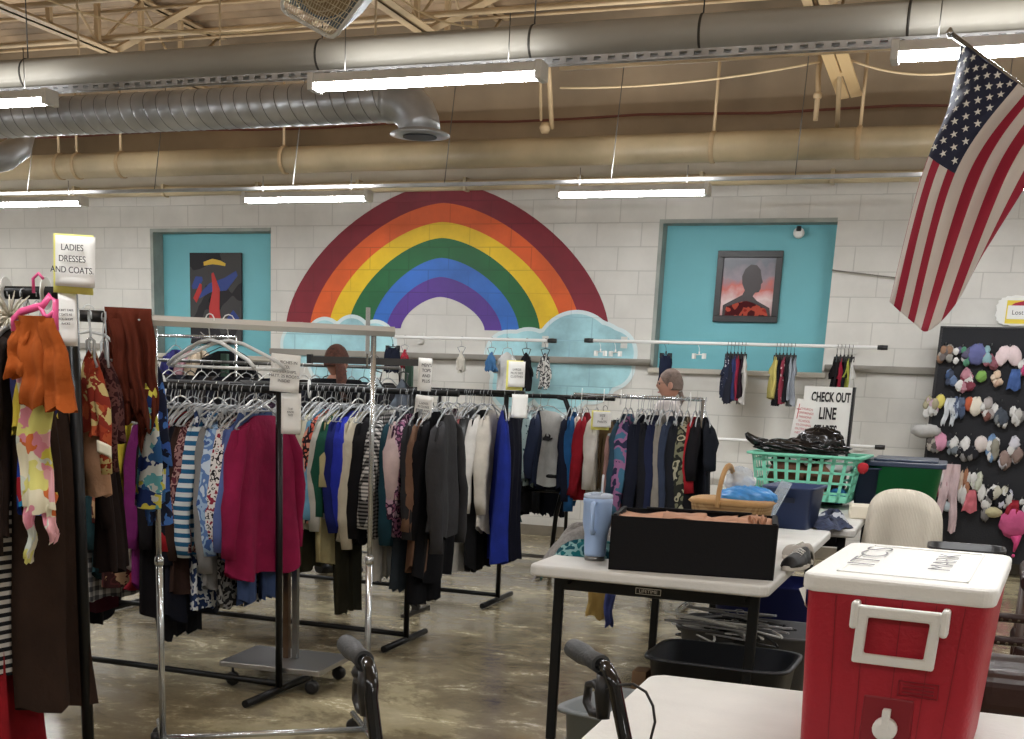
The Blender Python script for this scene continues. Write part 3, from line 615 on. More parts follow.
# rack 2
R2 = [(-2.460, 'blouse', 'charcoal blouse with loose sleeves at the end of the middle rack', fab((58, 58, 60)), .66, .60, {'w': .46, 'T': .07}),
 (-2.520, 'coat', 'black coat beside the charcoal blouse', fab((18, 18, 22)), .9, .54, {}),
 (-2.565, 'sweater', 'tan sweater peeking out beside the black coat', fab((120, 88, 68)), .84, .5, {}),
 (-2.610, 'jacket', 'dark grey jacket with a little pink logo', fab((46, 46, 50)), .62, .54, {}),
 (-2.650, 'blouse', 'purple and pink floral blouse beside the dark grey jacket', pattern('blot', [(50, 30, 56), (150, 90, 124), (60, 34, 60), (196, 160, 180)], 30), .66, .44, {}),
 (-2.690, 'blouse', 'pale pink blouse between floral blouse and teal jacket', fab((204, 178, 176)), .54, .34, {}),
 (-2.725, 'jacket', 'dark teal jacket just right of the chrome post', fab((26, 62, 76)), .72, .58, {}),
 (-2.800, 'shirt', 'black and white houndstooth shirt beside the chrome post', pattern('check', [(210, 208, 204), (24, 24, 26)], 16), .70, .5, {}),
 (-2.865, 'cardigan', 'black cardigan left of the chrome post', fab((20, 20, 24)), .72, .56, {}),
 (-2.940, 'sweater', 'cream long-sleeved sweater between black and royal blue tops', fab((200, 192, 170)), .72, .62, {}),
 (-2.985, 'shirt', 'bright royal blue top beside the cream sweater', fab((32, 46, 178)), .6, .5, {}),
 (-3.030, 'jacket', 'deep navy blue jacket left of the royal blue top', fab((24, 34, 110)), .66, .54, {}),
 (-3.070, 'blouse', 'dark green blouse between navy jacket and pale grey top', fab((28, 84, 66)), .58, .46, {}),
 (-3.105, 'sweater', 'pale grey top with wide sleeves on the middle rack', fab((186, 186, 178)), .6, .54, {}),
 (-3.140, 'blouse', 'coral and black blouse on the middle rack', pattern('blot', [(206, 84, 66), (206, 84, 66), (40, 30, 34), (226, 150, 126)], 24), .58, .5, {}),
 (-3.175, 'shirt', 'sky blue shirt left of the coral blouse', fab((104, 168, 208)), .56, .48, {}),
 (-3.210, 'sweater', 'ivory sweater at the left of the middle rack', fab((206, 202, 178)), .66, .5, {}),
 (-3.080, 'skirt', 'pale yellow long top hanging under the pale grey top', fab((190, 178, 128)), .86, .3, {}),
 (-3.260, 'coat', 'olive coat behind the ivory sweater', fab((64, 62, 44)), .9, .5, {})]
for X, nm, lb, mt, Ln, sl, kw in R2: garment(nm, lb, 'clothing', X, 6.22, 1.352, mt, Ln, sl, **kw)
for X, lb, mt, Ln, w in ((-3.02, 'olive green trousers with long narrow legs under the middle rack', fab((54, 52, 38)), 1.10, .3), (-2.56, 'black trousers under the charcoal blouse on the middle rack', fab((20, 20, 24)), 1.0, .36), (-2.68, 'slate blue trousers under the floral blouse', fab((52, 62, 72)), .94, .34), (-2.82, 'white trousers below the houndstooth shirt', fab((190, 188, 180)), .9, .3)):
    garment('trousers', lb, 'clothing', X, 6.22, 1.352, mt, Ln, None, kind='pants', w=w * .85, T=.04, flare=.62)
# rack 3
R3 = [(-2.600, 'dress', 'navy black long dress beside the back rack upright', fab((22, 24, 40)), .98, None, {'w': .2}),
 (-2.675, 'dress', 'royal blue floor-length dress on the back rack', fab((26, 44, 148)), .98, None, {'w': .5, 'T': .09, 'rz': .42}),
 (-2.760, 'cardigan', 'cream cardigan just left of the royal blue dress', fab((204, 196, 182)), .8, .55, {}),
 (-2.810, 'coat', 'black coat with one white sleeve showing', fab((18, 18, 20)), 1.05, .55, {'sm': fab((214, 210, 202))}),
 (-2.880, 'jacket', 'black leather-look jacket beside the pink print blouse', plain('leather', (24, 26, 28), .45), .66, .55, {}),
 (-2.940, 'blouse', 'white blouse with a pink and brown print on the back rack', pattern('blot', [(210, 200, 194), (210, 200, 194), (160, 90, 90), (110, 60, 66)], 26), .8, .5, {}),
 (-3.000, 'dress', 'grey and maroon long printed dress on the back rack', pattern('blot', [(120, 116, 116), (70, 50, 60), (150, 140, 140)], 24), .96, .4, {}),
 (-3.070, 'coat', 'black coat behind the charcoal blouse', fab((24, 24, 28)), .9, .5, {}),
 (-3.23, 'shirt', 'light blue shirt at the left of the back rack', fab((130, 150, 170)), .66, .5, {}),
 (-3.3, 'jacket', 'dark plum jacket at the left of the back rack', fab((54, 30, 48)), .7, .5, {})]
for X, nm, lb, mt, Ln, sl, kw in R3: garment(nm, lb, 'clothing', X, 7.74, 1.352, mt, Ln, sl, **kw)
garment('trousers', 'white trousers hanging low left of the royal blue dress', 'clothing', -2.91, 7.74, 1.352, fab((190, 186, 178)), 1.05, None, kind='pants', w=.3, T=.04, flare=.9)
# dense far-left parts of the racks, mostly only collars and hooks in view
def fill(Y, xa, xb, n, cols, lb, grp, z=1.352):
    for i in range(n):
        c = cols[i % len(cols)]
        garment('shirt', lb, 'clothing', xa + (xb - xa) * i / (n - 1), Y, z, fab(c), .62 + .1 * ((i * 7) % 3), .5, group=grp, hm=[CLR, BPL, WPL][i % 3])
fill(6.22, -4.5, -3.6, 12, [(30, 30, 36), (90, 88, 84), (120, 60, 60), (60, 70, 90)], 'one of the garments crowded at the hidden left of the middle rack', 'crowded tops at the left of the middle rack')
fill(7.74, -4.5, -3.4, 12, [(32, 32, 38), (140, 136, 130), (60, 40, 60), (50, 66, 90)], 'one of the garments crowded at the hidden left of the back rack', 'crowded tops at the left of the back rack')
# empty hangers crowding the rails
def hooks(Y, xa, xb, n, lb, grp, z=1.352):
    for i in range(n):
        o = hanger_mb(.4).build('clothes_hanger', [CLR, BPL, WPL][i % 3], None, (xa + (xb - xa) * (i + rnd.uniform(-.3, .3)) / n, Y, z)) if i == 0 else None
        if i == 0: base = o; tag(o, lb, 'hanger', grp); o.rotation_euler.z = .15; continue
        o = base.copy(); o.data = base.data; C.objects.link(o); o.location = (xa + (xb - xa) * (i + rnd.uniform(-.3, .3)) / n, Y, z); o.rotation_euler.z = rnd.uniform(-.3, .3)
hooks(4.88, -3.75, -2.9, 16, 'one of the clear empty hangers on the front black rail', 'clear empty hangers on the front black rail')
hooks(6.22, -3.6, -2.75, 14, 'one of the clear empty hangers on the middle black rail', 'clear empty hangers on the middle black rail')
hooks(7.74, -3.4, -2.72, 12, 'one of the clear empty hangers on the back black rail', 'clear empty hangers on the back black rail')
ring('round white size divider at the left end of the front black rail', at(163, 384, 4.88).x, 4.88, 1.35); ring('round white size divider just right of the front rack sign', at(293, 388, 6.22).x + .1, 6.22, 1.35)
ring('round white size divider right of the middle rack sign', at(425, 386, 7.74).x, 7.74, 1.36)
ring('round white divider with writing at the left picture edge', at(6, 291, 3.4).x, 3.4, 1.645); ring('round white divider next to the yellow-backed sign', at(46, 292, 3.4).x, 3.4, 1.645)

# signs on the racks
q = at(75, 288, 3.36); sign('rack_sign', 'LADIES DRESSES AND COATS sign on yellow card', (at(75, 286, 3.33).x, 3.33, at(75, 287, 3.33).z), .142, .148, .05, 'LADIES\nDRESSES\nAND COATS.', .026, back=YPAPER, tilt=.05, sp=1.25)
p_ = at(69, 346, 3.34); sign('rack_sign', 'white paper taped below the ladies dresses sign', p_, .062, .16, .15, 'DON\'T TAKE\nCOATS AS\nYOU SHOP!\nRACKS', .0095, sp=1.4, bend=.01)
q = at(284, 392, 4.82); sign('rack_sign', 'paper sign above the end of the front black rack', q, .125, .155, .3, 'CHURCHES IN\nNEED,\nCAMPERSHIPS,\nMATT. 25 ROOMS\nINSIDE!', .0165, tilt=.06, sp=1.15)
q = at(291, 434, 4.84); sign('rack_sign', 'small paper taped to the upright of the front black rack', q, .085, .17, .3, 'THE\nRACK\nSIZE', .011, bend=.008, sp=1.2)
q = at(424, 391, 6.15); sign('rack_sign', 'narrow curled paper sign above the middle rack end', q, .08, .165, .9, 'MEN\'S\nTOPS\nAND\nPLUS', .022, tilt=.02, sp=1.2)
q = at(421, 424, 6.12); sign('rack_sign', 'tilted paper tag taped below the middle rack rail', q, .09, .145, .3, 'LADIES\nBLOUSES\nTOPS AND\nSHIRTS', .015, tilt=.12, sp=1.2, bend=.006)
q = at(516, 387, 7.66); sign('rack_sign', 'small yellow-backed paper sign above the back rack end', q, .105, .155, .4, 'LARGE\nPLUS SIZE\nCLOTHES', .018, back=YPAPER, sp=1.2)
q = at(519, 418, 7.66); sign('rack_sign', 'blank folded white paper on the back rack upright', q, .10, .145, .3, '', .01, bend=.02)

# ---------------------------------------------------------------- left corner rack garments (X direction rail at Y 3.4)
BRN = fab((52, 36, 28))
garment('skirt', 'long dark brown skirt hanging full length by the black upright', 'clothing', -2.70, 3.32, 1.60, BRN, 1.18, None, kind='skirt', w=.19, T=.12, flare=1.15, rz=.1, fold=2.2)
garment('dress', 'dark brown long dress at the left picture edge', 'clothing', -2.80, 3.38, 1.64, fab((44, 32, 27)), .70, .6, w=.44, T=.08, rz=.1)
garment('blouse', 'grey blouse with red and yellow stripes at the left edge', 'clothing', -2.84, 3.4, 1.64, pattern('stripe', [(70, 66, 66), (150, 60, 56)], 5, .7), .83, None, w=.36, T=.08, rz=.1)
garment('dress', 'black and white striped dress at the left edge', 'clothing', -2.83, 3.28, 1.40, pattern('stripe', [(34, 34, 38), (206, 202, 196)], 11), .88, None, w=.42, T=.1, rz=.1)
garment('skirt', 'bright red long skirt below the striped dress', 'clothing', -2.88, 3.30, 1.28, fab((158, 22, 32)), 1.12, None, kind='skirt', w=.26, T=.12, flare=1.2, rz=.1, fold=2)
garment('blouse', 'tan sleeveless top behind the orange blouse', 'clothing', -2.73, 3.42, 1.62, fab((160, 118, 88)), .46, None, w=.34, T=.06, rz=.15)
garment('dress', 'blue, white and red dress just left of the black upright', 'clothing', -2.70, 3.27, 1.55, FL([(26, 60, 168), (34, 74, 190), (214, 216, 220), (26, 60, 168), (180, 30, 40), (24, 130, 190)], 11), .50, None, w=.17, T=.05, rz=.45)
garment('blouse', 'yellow and navy striped top beside the black upright', 'clothing', -2.69, 3.26, 1.60, pattern('stripe', [(222, 196, 60), (40, 44, 90)], 4, 1.3), .3, None, w=.17, T=.05, rz=.25)
PINK = plain('pink_plastic', (222, 84, 140), .4)
# orange blouse draped on a pink hanger, facing the picture
t = thing('draped_blouse', 'burnt orange crumpled blouse on a bright pink hanger', 'clothing', at(34, 300, 3.14), .05)
mb = MB().tube([(0, 0, .02), (0, 0, .06), (.02, 0, .075), (.035, 0, .06)], .005, 6)
mb.tube([(-.075, 0, -.09), (-.075, 0, -.055), (-.05, 0, -.035), (0, 0, -.022), (.03, 0, -.015), (.055, 0, .012), (.075, 0, .0), (.072, 0, -.04), (.07, 0, -.11)], .011, 8, flat=.6); mb.tube([(.02, 0, -.018), (.035, 0, -.045), (.05, 0, -.045), (.07, 0, -.03)], .007, 8)
mb.build('pink_hanger', PINK, t)
ORN = fab((184, 84, 24))
def fl(a, b, w0, w1, seed, th=.03, cx0=0, cx1=0, bow=0):
    r = random.Random(seed); p = [r.uniform(0, 6) for _ in range(4)]
    def f(u, v):
        A = 2 * PI * u; c, s = math.cos(A), math.sin(A); w_ = w0 + (w1 - w0) * v; 
        return (cx0 + (cx1 - cx0) * v + w_ / 2 * c + .006 * math.sin(9 * v + p[3]) + bow * math.sin(PI * v), th * (.35 + .9 * v) * .5 * s + (.004 + .012 * v) * math.sin(5.5 * c + p[0] + 2 * v) + .006 * math.sin(14 * v + p[1]), a + (b - a) * v + .012 * v * math.sin(4 * c + p[2]))
    return f
MB().grid(fl(-.045, -.31, .10, .10, 1, .05, -.015, .0), 26, 12, True).build('garment_body', ORN, t)
MB().grid(fl(-.06, -.22, .07, .09, 2, .04, -.05, -.075), 18, 8, True).build('sleeve', ORN, t)
MB().grid(fl(-.05, -.31, .07, .09, 3, .04, .045, .085), 18, 8, True).build('sleeve', ORN, t)
p_ = at(35, 412, 3.18)
t = thing('scarf', 'long yellow, pink and white floral scarf ending in two points', 'scarf', p_, .05)
FLW = pattern('floral', [(226, 214, 74), (240, 232, 200), (232, 140, 160), (226, 110, 50), (232, 226, 120), (212, 218, 206), (238, 168, 176)], 15)
MB().grid(fl(.12, -.30, .11, .135, 5, .035), 26, 14, True).build('scarf_body', FLW, t)
MB().grid(fl(-.24, -.46, .070, .006, 6, .02, -.025, -.045), 18, 12, True).build('scarf_tail', FLW, t)
MB().grid(fl(-.24, -.39, .070, .006, 7, .02, .025, .045), 18, 12, True).build('scarf_tail', FLW, t)
p_ = at(10, 318, 3.2)
mb = MB()
for k in range(70):
    a, b, l = rnd.uniform(0, 6.28), rnd.uniform(-.6, 1.2), rnd.uniform(.05, .10); d = V((math.cos(a) * math.cos(b), math.sin(a) * math.cos(b), math.sin(b))); mb.tube([(0, 0, 0), tuple(d * l * .5), tuple(d * l + V((0, 0, -.012)))], [.006, .004, .0015], 4)
tag(mb.build('fur_collar', fab((206, 200, 180)), None, p_), 'fluffy cream fur collar at the left edge by the pink hanger', 'collar')
mb = MB()
for i in range(6):
    o = hanger_mb(.36).build('clothes_hanger', [STEEL, CLR][i % 2], None, (-2.70 - .055 * i, 3.4, 1.642)) ; o.rotation_euler.z = .3 - .1 * i; tag(o, 'one of the wire hangers on the corner rail left of the ladies dresses sign', 'hanger', 'wire hangers on the corner rail')

# ---------------------------------------------------------------- chrome rolling rack
a_, b_ = V((-2.60, 3.80, 0)), V((-1.985, 4.27, 0)); d = (b_ - a_).normalized(); ang = math.atan2(d.y, d.x)
t = thing('chrome_rack', 'chrome rolling rack across the left foreground', 'clothes rack', a_, ang)
Ln = (b_ - a_).length
MB().prism([(.020 * math.cos(k * PI / 3), 1.58 + .020 * math.sin(k * PI / 3)) for k in range(6)], -.17, Ln + .075, ax='yz').build('rail', plain('bright_chrome', (206, 210, 212), .22, .55), t)
o = MB().tube([(-.245, 0, 1.585), (-.165, 0, 1.585)], .02, 14).build('rail_sleeve', BPL, t); o['label'] = 'black end sleeve'
for x in (0, Ln):
    MB().tube([(x, 0, .08), (x, 0, .75)], .0125, 14).tube([(x, 0, .75), (x, 0, 1.57)], .0098, 14).lathe([(.016, -.015), (.017, 0), (.014, .015)], 12, (x, 0, .75)).build('upright', CHR, t)
    MB().tube([(x, -.26, .08), (x, .26, .08)], .0125, 12).build('foot', CHR, t)
    for y in (-.25, .25): MB().lathe([(.02, -.01), (.028, -.008), (.028, .008), (.02, .01)], 16, M=Matrix.Translation((x, y, .032)) @ Matrix.Rotation(PI / 2, 4, 'X')).tube([(x, y, .04), (x, y, .08)], .006, 6).build('caster', BPL, t)
    MB().lathe([(.013, -.015), (.019, -.01), (.019, .01), (.01, .015)], 12, M=Matrix.Translation((x + (.03 if x else -.03), 0, .09)) @ Matrix.Rotation(PI / 2, 4, 'Y')).build('knob', BPL, t)
MB().tube([(0, 0, .085), (Ln, 0, .085)], .012, 12).build('lower_bar', CHR, t)
MB().tube([(Ln - .02, .01, 1.45), (Ln - .02, .01, 1.66)], .004, 6).box(Ln - .03, Ln - .015, -.004, .004, 1.5, 1.66).build('side_arm', CHR, t)
def on(s, dy=0, z=1.585): p = a_ + d * s; return V((p.x - d.y * dy, p.y + d.x * dy, z))
# garments at the left end of the chrome rail
G = [(90, 3.52, 'orange-red and cream print blouse right of the black upright', FL([(178, 62, 34), (196, 84, 44), (160, 50, 30), (214, 190, 120), (150, 46, 34)], 26), .30, .30, .16, .9),
     (91, 3.58, 'tan ruffled long top hanging below the orange print blouse', fab((196, 148, 112)), .50, .3, .13, .8), (106, 3.62, 'dark maroon lace blouse beside the orange print blouse', pattern('blot', [(70, 32, 34), (110, 66, 62), (60, 26, 30)], 50), .32, .3, .16, .7),
     (103, 3.68, 'black and brown long dress under the maroon lace blouse', fab((36, 24, 22)), .78, .5, .18, .5), (124, 3.70, 'white blouse with blue and teal blooms below the rust drape', FL([(206, 212, 208), (40, 90, 150), (206, 212, 208), (90, 170, 180), (214, 204, 70), (30, 50, 110)], 24), .56, .2, .16, .7),
     (129, 3.75, 'navy blouse with big blue flowers below the rust drape', FL([(24, 30, 52), (46, 84, 168), (24, 30, 52), (60, 110, 190), (28, 34, 60)], 24), .62, .3, .19, .7)]
for px, Yg, lb, mt, Lh, sl, w, rz in G: garment('blouse', lb, 'clothing', at(px, 330, Yg).x, Yg + (.14 if px > 115 else 0), 1.585, mt, Lh, sl, w=w, T=.05, rz=rz)
t = thing('price_tag', 'cream square price tag on the dark maroon blouse', 'tag', at(104, 446, 3.45), .2); MB().grid(lambda u, v: ((u - .5) * .05, .004 * math.sin(3 * u), (v - .5) * .04 - .02 * u), 4, 4).build('tag_card', plain('cream_card', (226, 220, 196), .8), t, solid=.0015)
# rust drape over rail
t = thing('draped_dress', 'rust brown dress folded over the chrome rail', 'clothing', on(-.085, 0, 1.60), ang)
RUST = fab((98, 38, 22))
def dr(u, v):
    c = (u - .5) * 2; s = v * 2 - 1
    L1, L2 = .36 + .05 * math.sin(5 * u + 1) + .13 * math.exp(-((u - .75) / .18) ** 2), .40
    f = .012 + .02 * abs(s); x = c * (.078 - .016 * abs(s) * (1 if s < 0 else .6)) + .03 * abs(s) * (1 if s < 0 else -.5) + .004 * math.sin(13 * s)
    y = (.022 if abs(s) > .08 else .022 * abs(s) / .08) * (1 if s > 0 else -1) + f * (math.sin(11 * u + 2 * s) * .8 + .5 * math.sin(27 * u + 1 + s)) * min(1, abs(s) * 4) + (.03 * s)
    z = .016 - (L1 if s < 0 else L2) * max(0, abs(s) - .05)
    return (x, y, z)
MB().grid(dr, 40, 40).build('garment_body', RUST, t, solid=.004)
MB().grid(lambda u, v: (lambda q: (q[0], q[1] - .03, q[2]))(fl(-.02, -.30, .055, .045, 9, .04, -.04, -.02)(u, v)), 18, 12, True).build('sleeve', RUST, t)
MB().grid(lambda u, v: (lambda q: (q[0], q[1] - .035, q[2]))(fl(-.25, -.46, .07, .012, 11, .04, .03, .035)(u, v)), 18, 12, True).build('sleeve', RUST, t)
for i, s_ in enumerate((.19, .22)):
    o = hanger_mb(.40, r=.007).build('clothes_hanger', plain('frosted_hanger', (206, 208, 206), .3, alpha=.8), None, on(s_ + .035 * i, 0, 1.60)); o.rotation_euler.z = ang + .75 + .5 * i
    tag(o, 'one of the two large clear hangers on the chrome rail by the rust drape', 'hanger', 'two clear hangers on the chrome rail')
o = hanger_mb(.3, r=.006).build('clothes_hanger', plain('frosted_hanger', (206, 208, 206), .3, alpha=.8), None, on(-.215, 0, 1.61)); o.rotation_euler.z = -1.1; tag(o, 'clear hanger hooked on the black sleeve of the chrome rail', 'hanger')

# four-way stand on the floor
t = thing('rolling_stand', 'low chrome square base on casters with twin posts', 'display stand', (-2.79, 5.10, 0), math.radians(4))
MB().box(-.25, .25, -.20, .20, .095, .12).build('base', plain('mirror_steel', (176, 176, 176), .28, .9), t, bevel=.004)
for x in (-.2, .2):
    for y in (-.16, .16): MB().lathe([(.018, -.016), (.032, -.012), (.032, .012), (.018, .016)], 16, M=Matrix.Translation((x, y, .034)) @ Matrix.Rotation(PI / 2, 4, 'X')).tube([(x, y, .05), (x, y, .096)], .007, 6).build('caster', BPL, t)
o = MB().box(-.015, .012, -.012, .018, .12, .68).build('post', plain('bronze_tube', (98, 78, 62), .35, .8), t); MB().box(.03, .055, -.012, .018, .12, .68).build('post', STEEL, t)
# ---------------------------------------------------------------- rods on the wall with children's clothes
def rod(label, x0, x1, z, caps=(1, 1)):
    Y = YW - .3; t = thing('wall_rod', label, 'rod', ((x0 + x1) / 2, Y, z)); h = (x1 - x0) / 2
    MB().tube([(-h, 0, 0), (h, 0, 0)], .014, 12).build('rod_body', plain('white_rod', (226, 226, 224), .35), t)
    for s, c in zip((-1, 1), caps):
        if c: MB().lathe([(.019, -.04), (.021, 0), (.019, .04)], 14, M=Matrix.Translation((s * h, 0, 0)) @ Matrix.Rotation(PI / 2, 4, 'Y')).build('end_cap', BPL, t)
    for x in (-h * .8, h * .8): MB().tube([(x, 0, 0), (x, .29, 0)], .008, 8).box(x - .03, x + .03, .285, .3, -.05, .05).build('bracket', WMET, t)
rod('white wall rod in front of the rainbow and cloud', -5.0, -3.44, 1.79, (0, 1)); rod('long white wall rod across the right teal niche', -3.1, -.61, 1.80); rod('low white wall rod behind the check out sign', -2.4, -.54, 1.0)
def kid(px, zt, name, label, mat, L_, w, sl=None, kind='top', Yk=YW - .3, z=1.79, rz=None, hm=None, group=None, **kw):
    q = at(px, 340, Yk); return garment(name, label, 'baby clothing', q.x, Yk, z + .006, mat, L_, sl, w=w, T=.035, rz=rz, kind=kind, hm=hm, group=group, **kw)
def small(px, label, mat, L_, w, rz=1.1, sl=None, kind='top', z=1.79, name='baby_garment', py=None, **kw):
    return kid(px, 0, name, label, mat, L_, w, sl, kind, rz=rz, z=z, **kw)
small(393, 'navy shorts hanging in front of the wall beside the chrome rack', fab((26, 30, 48)), .22, .17, 1.3, kind='pants', hm=BPL)
small(405, 'little red top on the wall rod', fab((186, 40, 58)), .20, .10, 1.2, .1)
small(462, 'little white bib on the wall rod before the rainbow', fab((214, 208, 194)), .22, .09, 1.2)
small(492, 'little blue romper on the wall rod', fab((70, 124, 178)), .2, .11, 1.2, .1)
small(508, 'white t-shirt on the wall rod above the yellow-backed sign', fab((214, 214, 212)), .42, .22, 1.1, .12)
small(527, 'black romper on the wall rod by the cloud', fab((28, 28, 32)), .36, .12, 1.2, .14, hm=BPL)
small(546, 'white printed baby sleepsuit on the wall rod', pattern('blot', [(206, 204, 198), (60, 60, 64), (214, 212, 206)], 40), .34, .11, 1.2, .16, hm=BPL)
small(667, 'dark blue trousers above the person with glasses', fab((30, 38, 62)), .24, .11, 1.2, kind='pants', hm=BPL)
def bunch(px0, cols, grp, lbs):
    for i, (c, lb) in enumerate(zip(cols, lbs)):
        q = at(px0, 345, YW - .3); garment('baby_trousers', lb, 'baby clothing', q.x + .030 * i, YW - .3, 1.806, c if not isinstance(c, tuple) else fab(c), .34 + .05 * ((i * 3) % 4) / 3, None, w=.15, T=.022, kind='pants', group=grp, rz=.25, hm=BPL)
bunch(728, [pattern('blot', [(206, 206, 210), (44, 50, 74)], 40), (40, 42, 56), (52, 60, 112), (156, 36, 62), (44, 28, 40), (206, 202, 196)], 'left bunch of baby trousers on the long rod',
      ['navy-speckled baby trousers in the left bunch on the long rod', 'dark slate baby trousers in the left bunch on the long rod', 'blue baby trousers in the left bunch on the long rod', 'crimson baby trousers in the left bunch on the long rod', 'dark plum baby trousers in the left bunch on the long rod', 'white baby trousers in the left bunch on the long rod'])
bunch(777, [(222, 206, 110), (28, 28, 32), pattern('blot', [(214, 190, 190), (150, 50, 70)], 40), (40, 40, 44), (156, 164, 176), (150, 156, 166)], 'middle bunch of baby trousers on the long rod',
      ['pale yellow baby trousers in the middle bunch on the long rod', 'black baby trousers next to the pale yellow pair', 'pink-printed baby trousers in the middle bunch', 'charcoal baby trousers in the middle bunch', 'blue-grey baby trousers in the middle bunch', 'wider blue-grey baby trousers ending the middle bunch'])
bunch(838, [(34, 28, 30), (160, 30, 52), (30, 30, 34), (168, 172, 66), (206, 204, 198)], 'bunch of baby trousers by the rod cap',
      ['black baby trousers in the bunch by the rod cap', 'crimson baby trousers in the bunch by the rod cap', 'black baby trousers between crimson and olive pairs', 'olive yellow baby trousers by the rod cap', 'white baby trousers by the rod cap'])
for i, (px, lb) in enumerate(((616, 'white clip hanger alone on the cloud end of the long rod'), (601, 'small white empty hanger by the long rod cap'), (700, 'empty white hanger over the right niche'))):
    o = hanger_mb(.14, 'clip').build('clothes_hanger', WPL, None, (at(px, 343, YW - .3).x, YW - .3, 1.80)); o.rotation_euler.z = 1.0; tag(o, lb, 'hanger')

# far racks at the back left
def simple_rack(label, x0, x1, Y, z, mat=STEEL): return rack('garment_rack', label, x0, x1, Y, z, mat, .013)
simple_rack('thin grey rack near the back wall before the left niche', -6.4, -4.0, 9.1, 1.49)
fill(9.1, -6.3, -4.1, 22, [(26, 26, 30), (40, 40, 46), (60, 56, 54), (30, 34, 48)], 'one of the dark tops packed on the thin grey back rack', 'dark tops on the thin grey back rack', 1.49)
t = simple_rack('short tall chrome rack at the back left with a black tee', -6.6, -5.75, 9.6, 1.70, CHR)
garment('t_shirt', 'black t-shirt hanging before the dark canvas picture', 'clothing', -5.85, 9.6, 1.70, fab((24, 26, 30)), .55, .2, w=.42, T=.06, rz=-1.15, hm=BPL)
garment('shirt', 'beige shirt left of the hanging black t-shirt', 'clothing', -6.1, 9.6, 1.70, fab((190, 170, 144)), .5, .3, rz=.1); garment('shirt', 'pink shirt left of the hanging black t-shirt', 'clothing', -6.2, 9.6, 1.70, fab((200, 150, 160)), .5, .3, rz=.1); garment('shirt', 'deep blue shirt at the left of the short chrome rack', 'clothing', -6.35, 9.6, 1.70, fab((50, 50, 120)), .5, .3, rz=.1)
for px, lb in ((225, 'dark green upright post behind the racks, left'), (409, 'dark green upright post behind the middle rack end')):
    q = at(px, 375, 9.4); tag(MB().box(-.03, .03, -.02, .02, 0, 1.52 if px > 300 else 1.56).box(-.2, .2, -.2, .2, 0, .02).build('green_post', plain('green_paint', (34, 66, 50), .5), None, (q.x, 9.4, 0), bevel=.003), lb, 'post')
t = thing('slatwall_arm_rack', 'dark flat-bar rack in front of the person in black', 'clothes rack', (-3.5, 7.1, 0))
FB = plain('flat_bar', (70, 68, 66), .4, .7)
MB().box(-.22, .55, -.01, .01, 1.49, 1.53).build('rail', FB, t); MB().box(-.245, -.215, -.015, .015, 1.485, 1.54).build('end_cap', BPL, t)
MB().box(.5, .55, -.012, .012, .02, 1.49).box(.51, .54, -.2, .2, 0, .02).build('upright', FB, t)
garment('shirt', 'black and white printed top hanging beside the head of the person in black', 'clothing', -3.28, 7.1, 1.53, pattern('blot', [(40, 40, 44), (150, 160, 160)], 30), .12, None, w=.14, T=.03, rz=1.2, hm=BPL)
garment('shirt', 'grey strappy top hanging by the chrome post', 'clothing', -3.1, 7.1, 1.53, fab((96, 104, 116)), .22, None, w=.14, T=.03, rz=1.0, hm=BPL)

# ---------------------------------------------------------------- curved rack and its clothes
Yc = 9.2
t = thing('curved_rack', 'black rack with a bent pipe end beyond the tumbler', 'clothes rack', (0, Yc, 0))
q = lambda x, y: tuple(at(x, y, Yc) - V((0, Yc, 0)))
MB().tube([q(440, 392), q(500, 395), q(555, 396.5), q(615, 399)], .016, 10).build('rail', BLK, t)
MB().tube([q(558, 397), q(565, 399), q(569, 410), q(570, 425), q(568, 460), q(562, 492), q(556, 515)] + [(at(551, 540, Yc).x, 0, .02)], .018, 10).build('bent_pipe', BLK, t)
MB().tube([q(568, 440), q(567, 500), (at(565, 540, Yc).x, 0, .02)], .014, 10).build('upright', BLK, t)
MB().tube([q(533, 475), q(562, 477)], .014, 8).tube([q(528, 490), q(562, 492)], .010, 8).build('shelf_bar', BLK, t)
MB().tube([(at(440, 392, Yc).x, 0, .02), (at(440, 392, Yc).x, 0, at(440, 392, Yc).z)], .016, 8).tube([(at(440, 392, Yc).x, -.3, .02), (at(440, 392, Yc).x, .3, .02)], .016, 8).build('upright', BLK, t)
MB().tube([(at(551, 540, Yc).x, -.3, .02), (at(551, 540, Yc).x, .3, .02)], .016, 8).build('foot', BLK, t)
ZR = at(560, 397, Yc).z
garment('dress', 'teal floral dress with a plain teal skirt hanging behind the blank paper', 'clothing', at(520, 397, 9.2).x + .05, 9.0, ZR + .01, pattern('blot', [(60, 90, 98), (160, 184, 186), (44, 66, 76), (186, 198, 196)], 26), .58, None, mat2=fab((38, 100, 100)), w=.36, T=.07, tier=.5, rz=.1)
